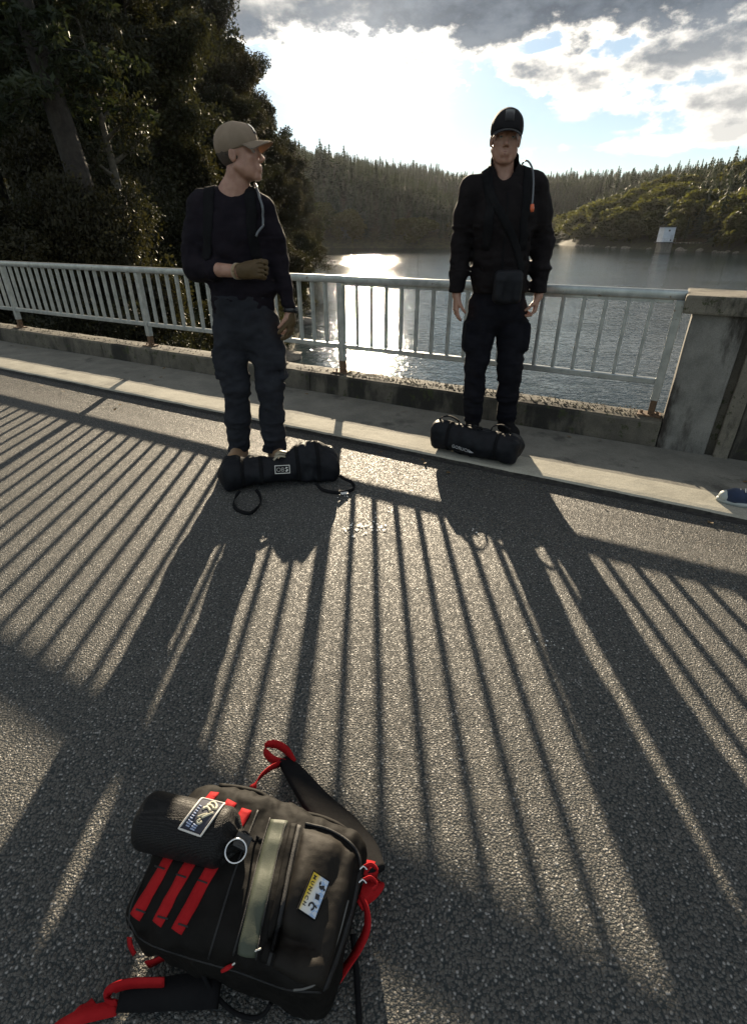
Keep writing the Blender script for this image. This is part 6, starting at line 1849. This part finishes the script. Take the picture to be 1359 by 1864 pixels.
# ------------------------------------------------------------------ the shoe at the right edge, specks on the asphalt
def shoe():
    toe = G(1306, 905, Z_SW + .02); toe[2] = Z_SW
    f = V3(-.90, .42, 0); f /= np.linalg.norm(f); sd = np.cross(f, EZ); c = toe - f * .135 + V3(0, .0, 0)
    root = thing('shoe', c, 'navy canvas shoe with a pale toe cap and sole, on the pavement near the pillar', 'shoe')
    S = Sdf(c + V3(-.22, -.22, 0), c + V3(.22, .22, .16), .0042)
    S.cone(c - f * .09 + EZ * .045, .036, c + f * .06 + EZ * .040, .043, .03, 'add', sd, .95); S.cone(c + f * .06 + EZ * .04, .043, c + f * .098 + EZ * .035, .033, .03)
    S.cone(c - f * .07 + EZ * .07, .036, c - f * .065 + EZ * .105, .033, .02); S.cone(c - f * .066 + EZ * .085, .026, c - f * .06 + EZ * .14, .028, .006, 'cut')
    S.plane(c + EZ * .018, V3(0, 0, -1)); S.wrinkle(.002, 25, 2)
    up = S.make('upper', fabric('navy_canvas', (.016, .026, .055), 500, fold=(30, .003)), root)
    S = Sdf(c + V3(-.22, -.22, 0), c + V3(.22, .22, .12), .0042)
    S.cone(c + f * .062 + EZ * .038, .0455, c + f * .100 + EZ * .034, .0365, .03); S.plane(c + f * .070, -f + EZ * .25); S.plane(c + EZ * .016, V3(0, 0, -1))
    S.make('toe_cap', mat('pale_rubber', (.30, .33, .32), .55, bump=(60, .001)), root)
    V = []; n = 30
    for z in (.002, .024):
        for i in range(n):
            a = 2 * math.pi * i / n; cs, sn = math.cos(a), math.sin(a); V.append(c + f * ((.142 if cs > 0 else .132) * cs) + sd * ((.049 if cs > -.1 else .041) * sn) + EZ * z)
    F = [(i, (i + 1) % n, n + (i + 1) % n, n + i) for i in range(n)] + [tuple(range(n))[::-1], tuple(n + i for i in range(n))]
    obj('sole', V, F, bpy.data.materials['pale_rubber'], root, True)
    lc = MB()
    for j in range(4):
        q = c + f * (.045 - .022 * j) + EZ * (.086 + .006 * j); lc.tube([q - sd * .024 - EZ * .008, q + EZ * .004, q + sd * .024 - EZ * .008], .0032, 6)
    lc.make('laces', bpy.data.materials['white_thread'], up, True)
shoe()

def specks():
    r_ = np.random.default_rng(12); V = []; F = []
    def blot(c, s):
        n = int(r_.integers(6, 10)); b = len(V); a0 = r_.random() * 6
        V.append(c + EZ * .0052)
        for i in range(n):
            a = a0 + 2 * math.pi * i / n; rr = s * r_.uniform(.45, 1.2); V.append(c + V3(rr * math.cos(a), rr * 1.0 * math.sin(a), .0045))
        F.extend([(b, b + 1 + i, b + 1 + (i + 1) % n) for i in range(n)])
    for (x, y, k, sp, s) in ((655, 962, 16, .045, .011), (688, 962, 14, .04, .010), (668, 950, 8, .05, .006), (712, 930, 6, .02, .007), (985, 1168, 9, .035, .006), (866, 968, 4, .02, .006), (630, 905, 4, .03, .006)):
        c = G(x, y)
        for i in range(k): blot(c + V3(r_.normal() * sp, r_.normal() * sp * .8, 0), s * r_.uniform(.4, 1.1))
    obj('paint_specks', V, F, mat('chalky_paint', (.78, .77, .73), .55), None, False, kind='stuff')
specks()

def litter():
    r_ = np.random.default_rng(77); V = []; F = []
    for i in range(1500):
        n = N_KERB - .03 - abs(r_.normal(0, .10)); r = r_.uniform(-1.5, 9)
        s = r_.uniform(.0015, .005); c = RN(r, n, .020 + s * .5 - max(0, 2.7 - n) * .04)
        b = len(V); a = r_.normal(size=3); a /= np.linalg.norm(a); q = np.cross(a, [.3, .2, 1.]); q /= np.linalg.norm(q); w = np.cross(a, q)
        V += [c + a * s, c + q * s * .8, c - a * s, c - q * s * .7, c + w * s * .7, c - w * s * .7]
        F += [(b, b + 1, b + 4), (b + 1, b + 2, b + 4), (b + 2, b + 3, b + 4), (b + 3, b, b + 4), (b + 1, b, b + 5), (b + 2, b + 1, b + 5), (b + 3, b + 2, b + 5), (b, b + 3, b + 5)]
    obj('road_grit', V, F, bpy.data.materials['grit'], None, False, kind='stuff')
    V = []; F = []
    for i in range(34):
        n = r_.choice([N_KERB - .04 - abs(r_.normal(0, .12)), r_.uniform(3.4, 3.92)]); r = r_.uniform(-.8, 8); z = .026 if n < N_KERB else Z_SW + .008
        a = r_.uniform(0, 6.28); s = r_.uniform(.012, .026); c = RN(r, n, z); d = V3(math.cos(a), math.sin(a), .1); e = V3(-math.sin(a), math.cos(a), r_.uniform(-.3, .3)); b = len(V)
        V += [c - d * s, c - d * s * .3 + e * s * .45, c + d * s * .5 + e * s * .35 + EZ * .004, c + d * s + EZ * .005, c + d * s * .5 - e * s * .35 + EZ * .002, c - d * s * .3 - e * s * .45, c + EZ * .001]
        F += [(b + 6, b + k, b + (k + 1) % 6) for k in range(6)]
    obj('fallen_leaves', V, F, mat('dry_leaf', (.16, .09, .03), .8, var=(.10, .07, .03), var_scale=30), None, False, kind='stuff')
litter()

# ------------------------------------------------------------------ the air between here and the far hills
def haze():
    m = bpy.data.materials.new('haze'); m.use_nodes = True
    t = NT(m.node_tree); t.n.clear()
    v = t.node('ShaderNodeVolumePrincipled'); v.inputs['Color'].default_value = (.86, .90, 1.0, 1); v.inputs['Density'].default_value = HAZE; v.inputs['Anisotropy'].default_value = .55
    o = t.node('ShaderNodeOutputMaterial'); t.l.new(v.outputs[0], o.inputs[1])
    mb = MB().box((0, 350, (-16 + 110) / 2), (730, 0, 0), (0, 690, 0), (0, 0, (110 + 16) / 2))
    o = mb.make('haze', m, None, False, kind='stuff')
HAZE = 0.000026
haze()
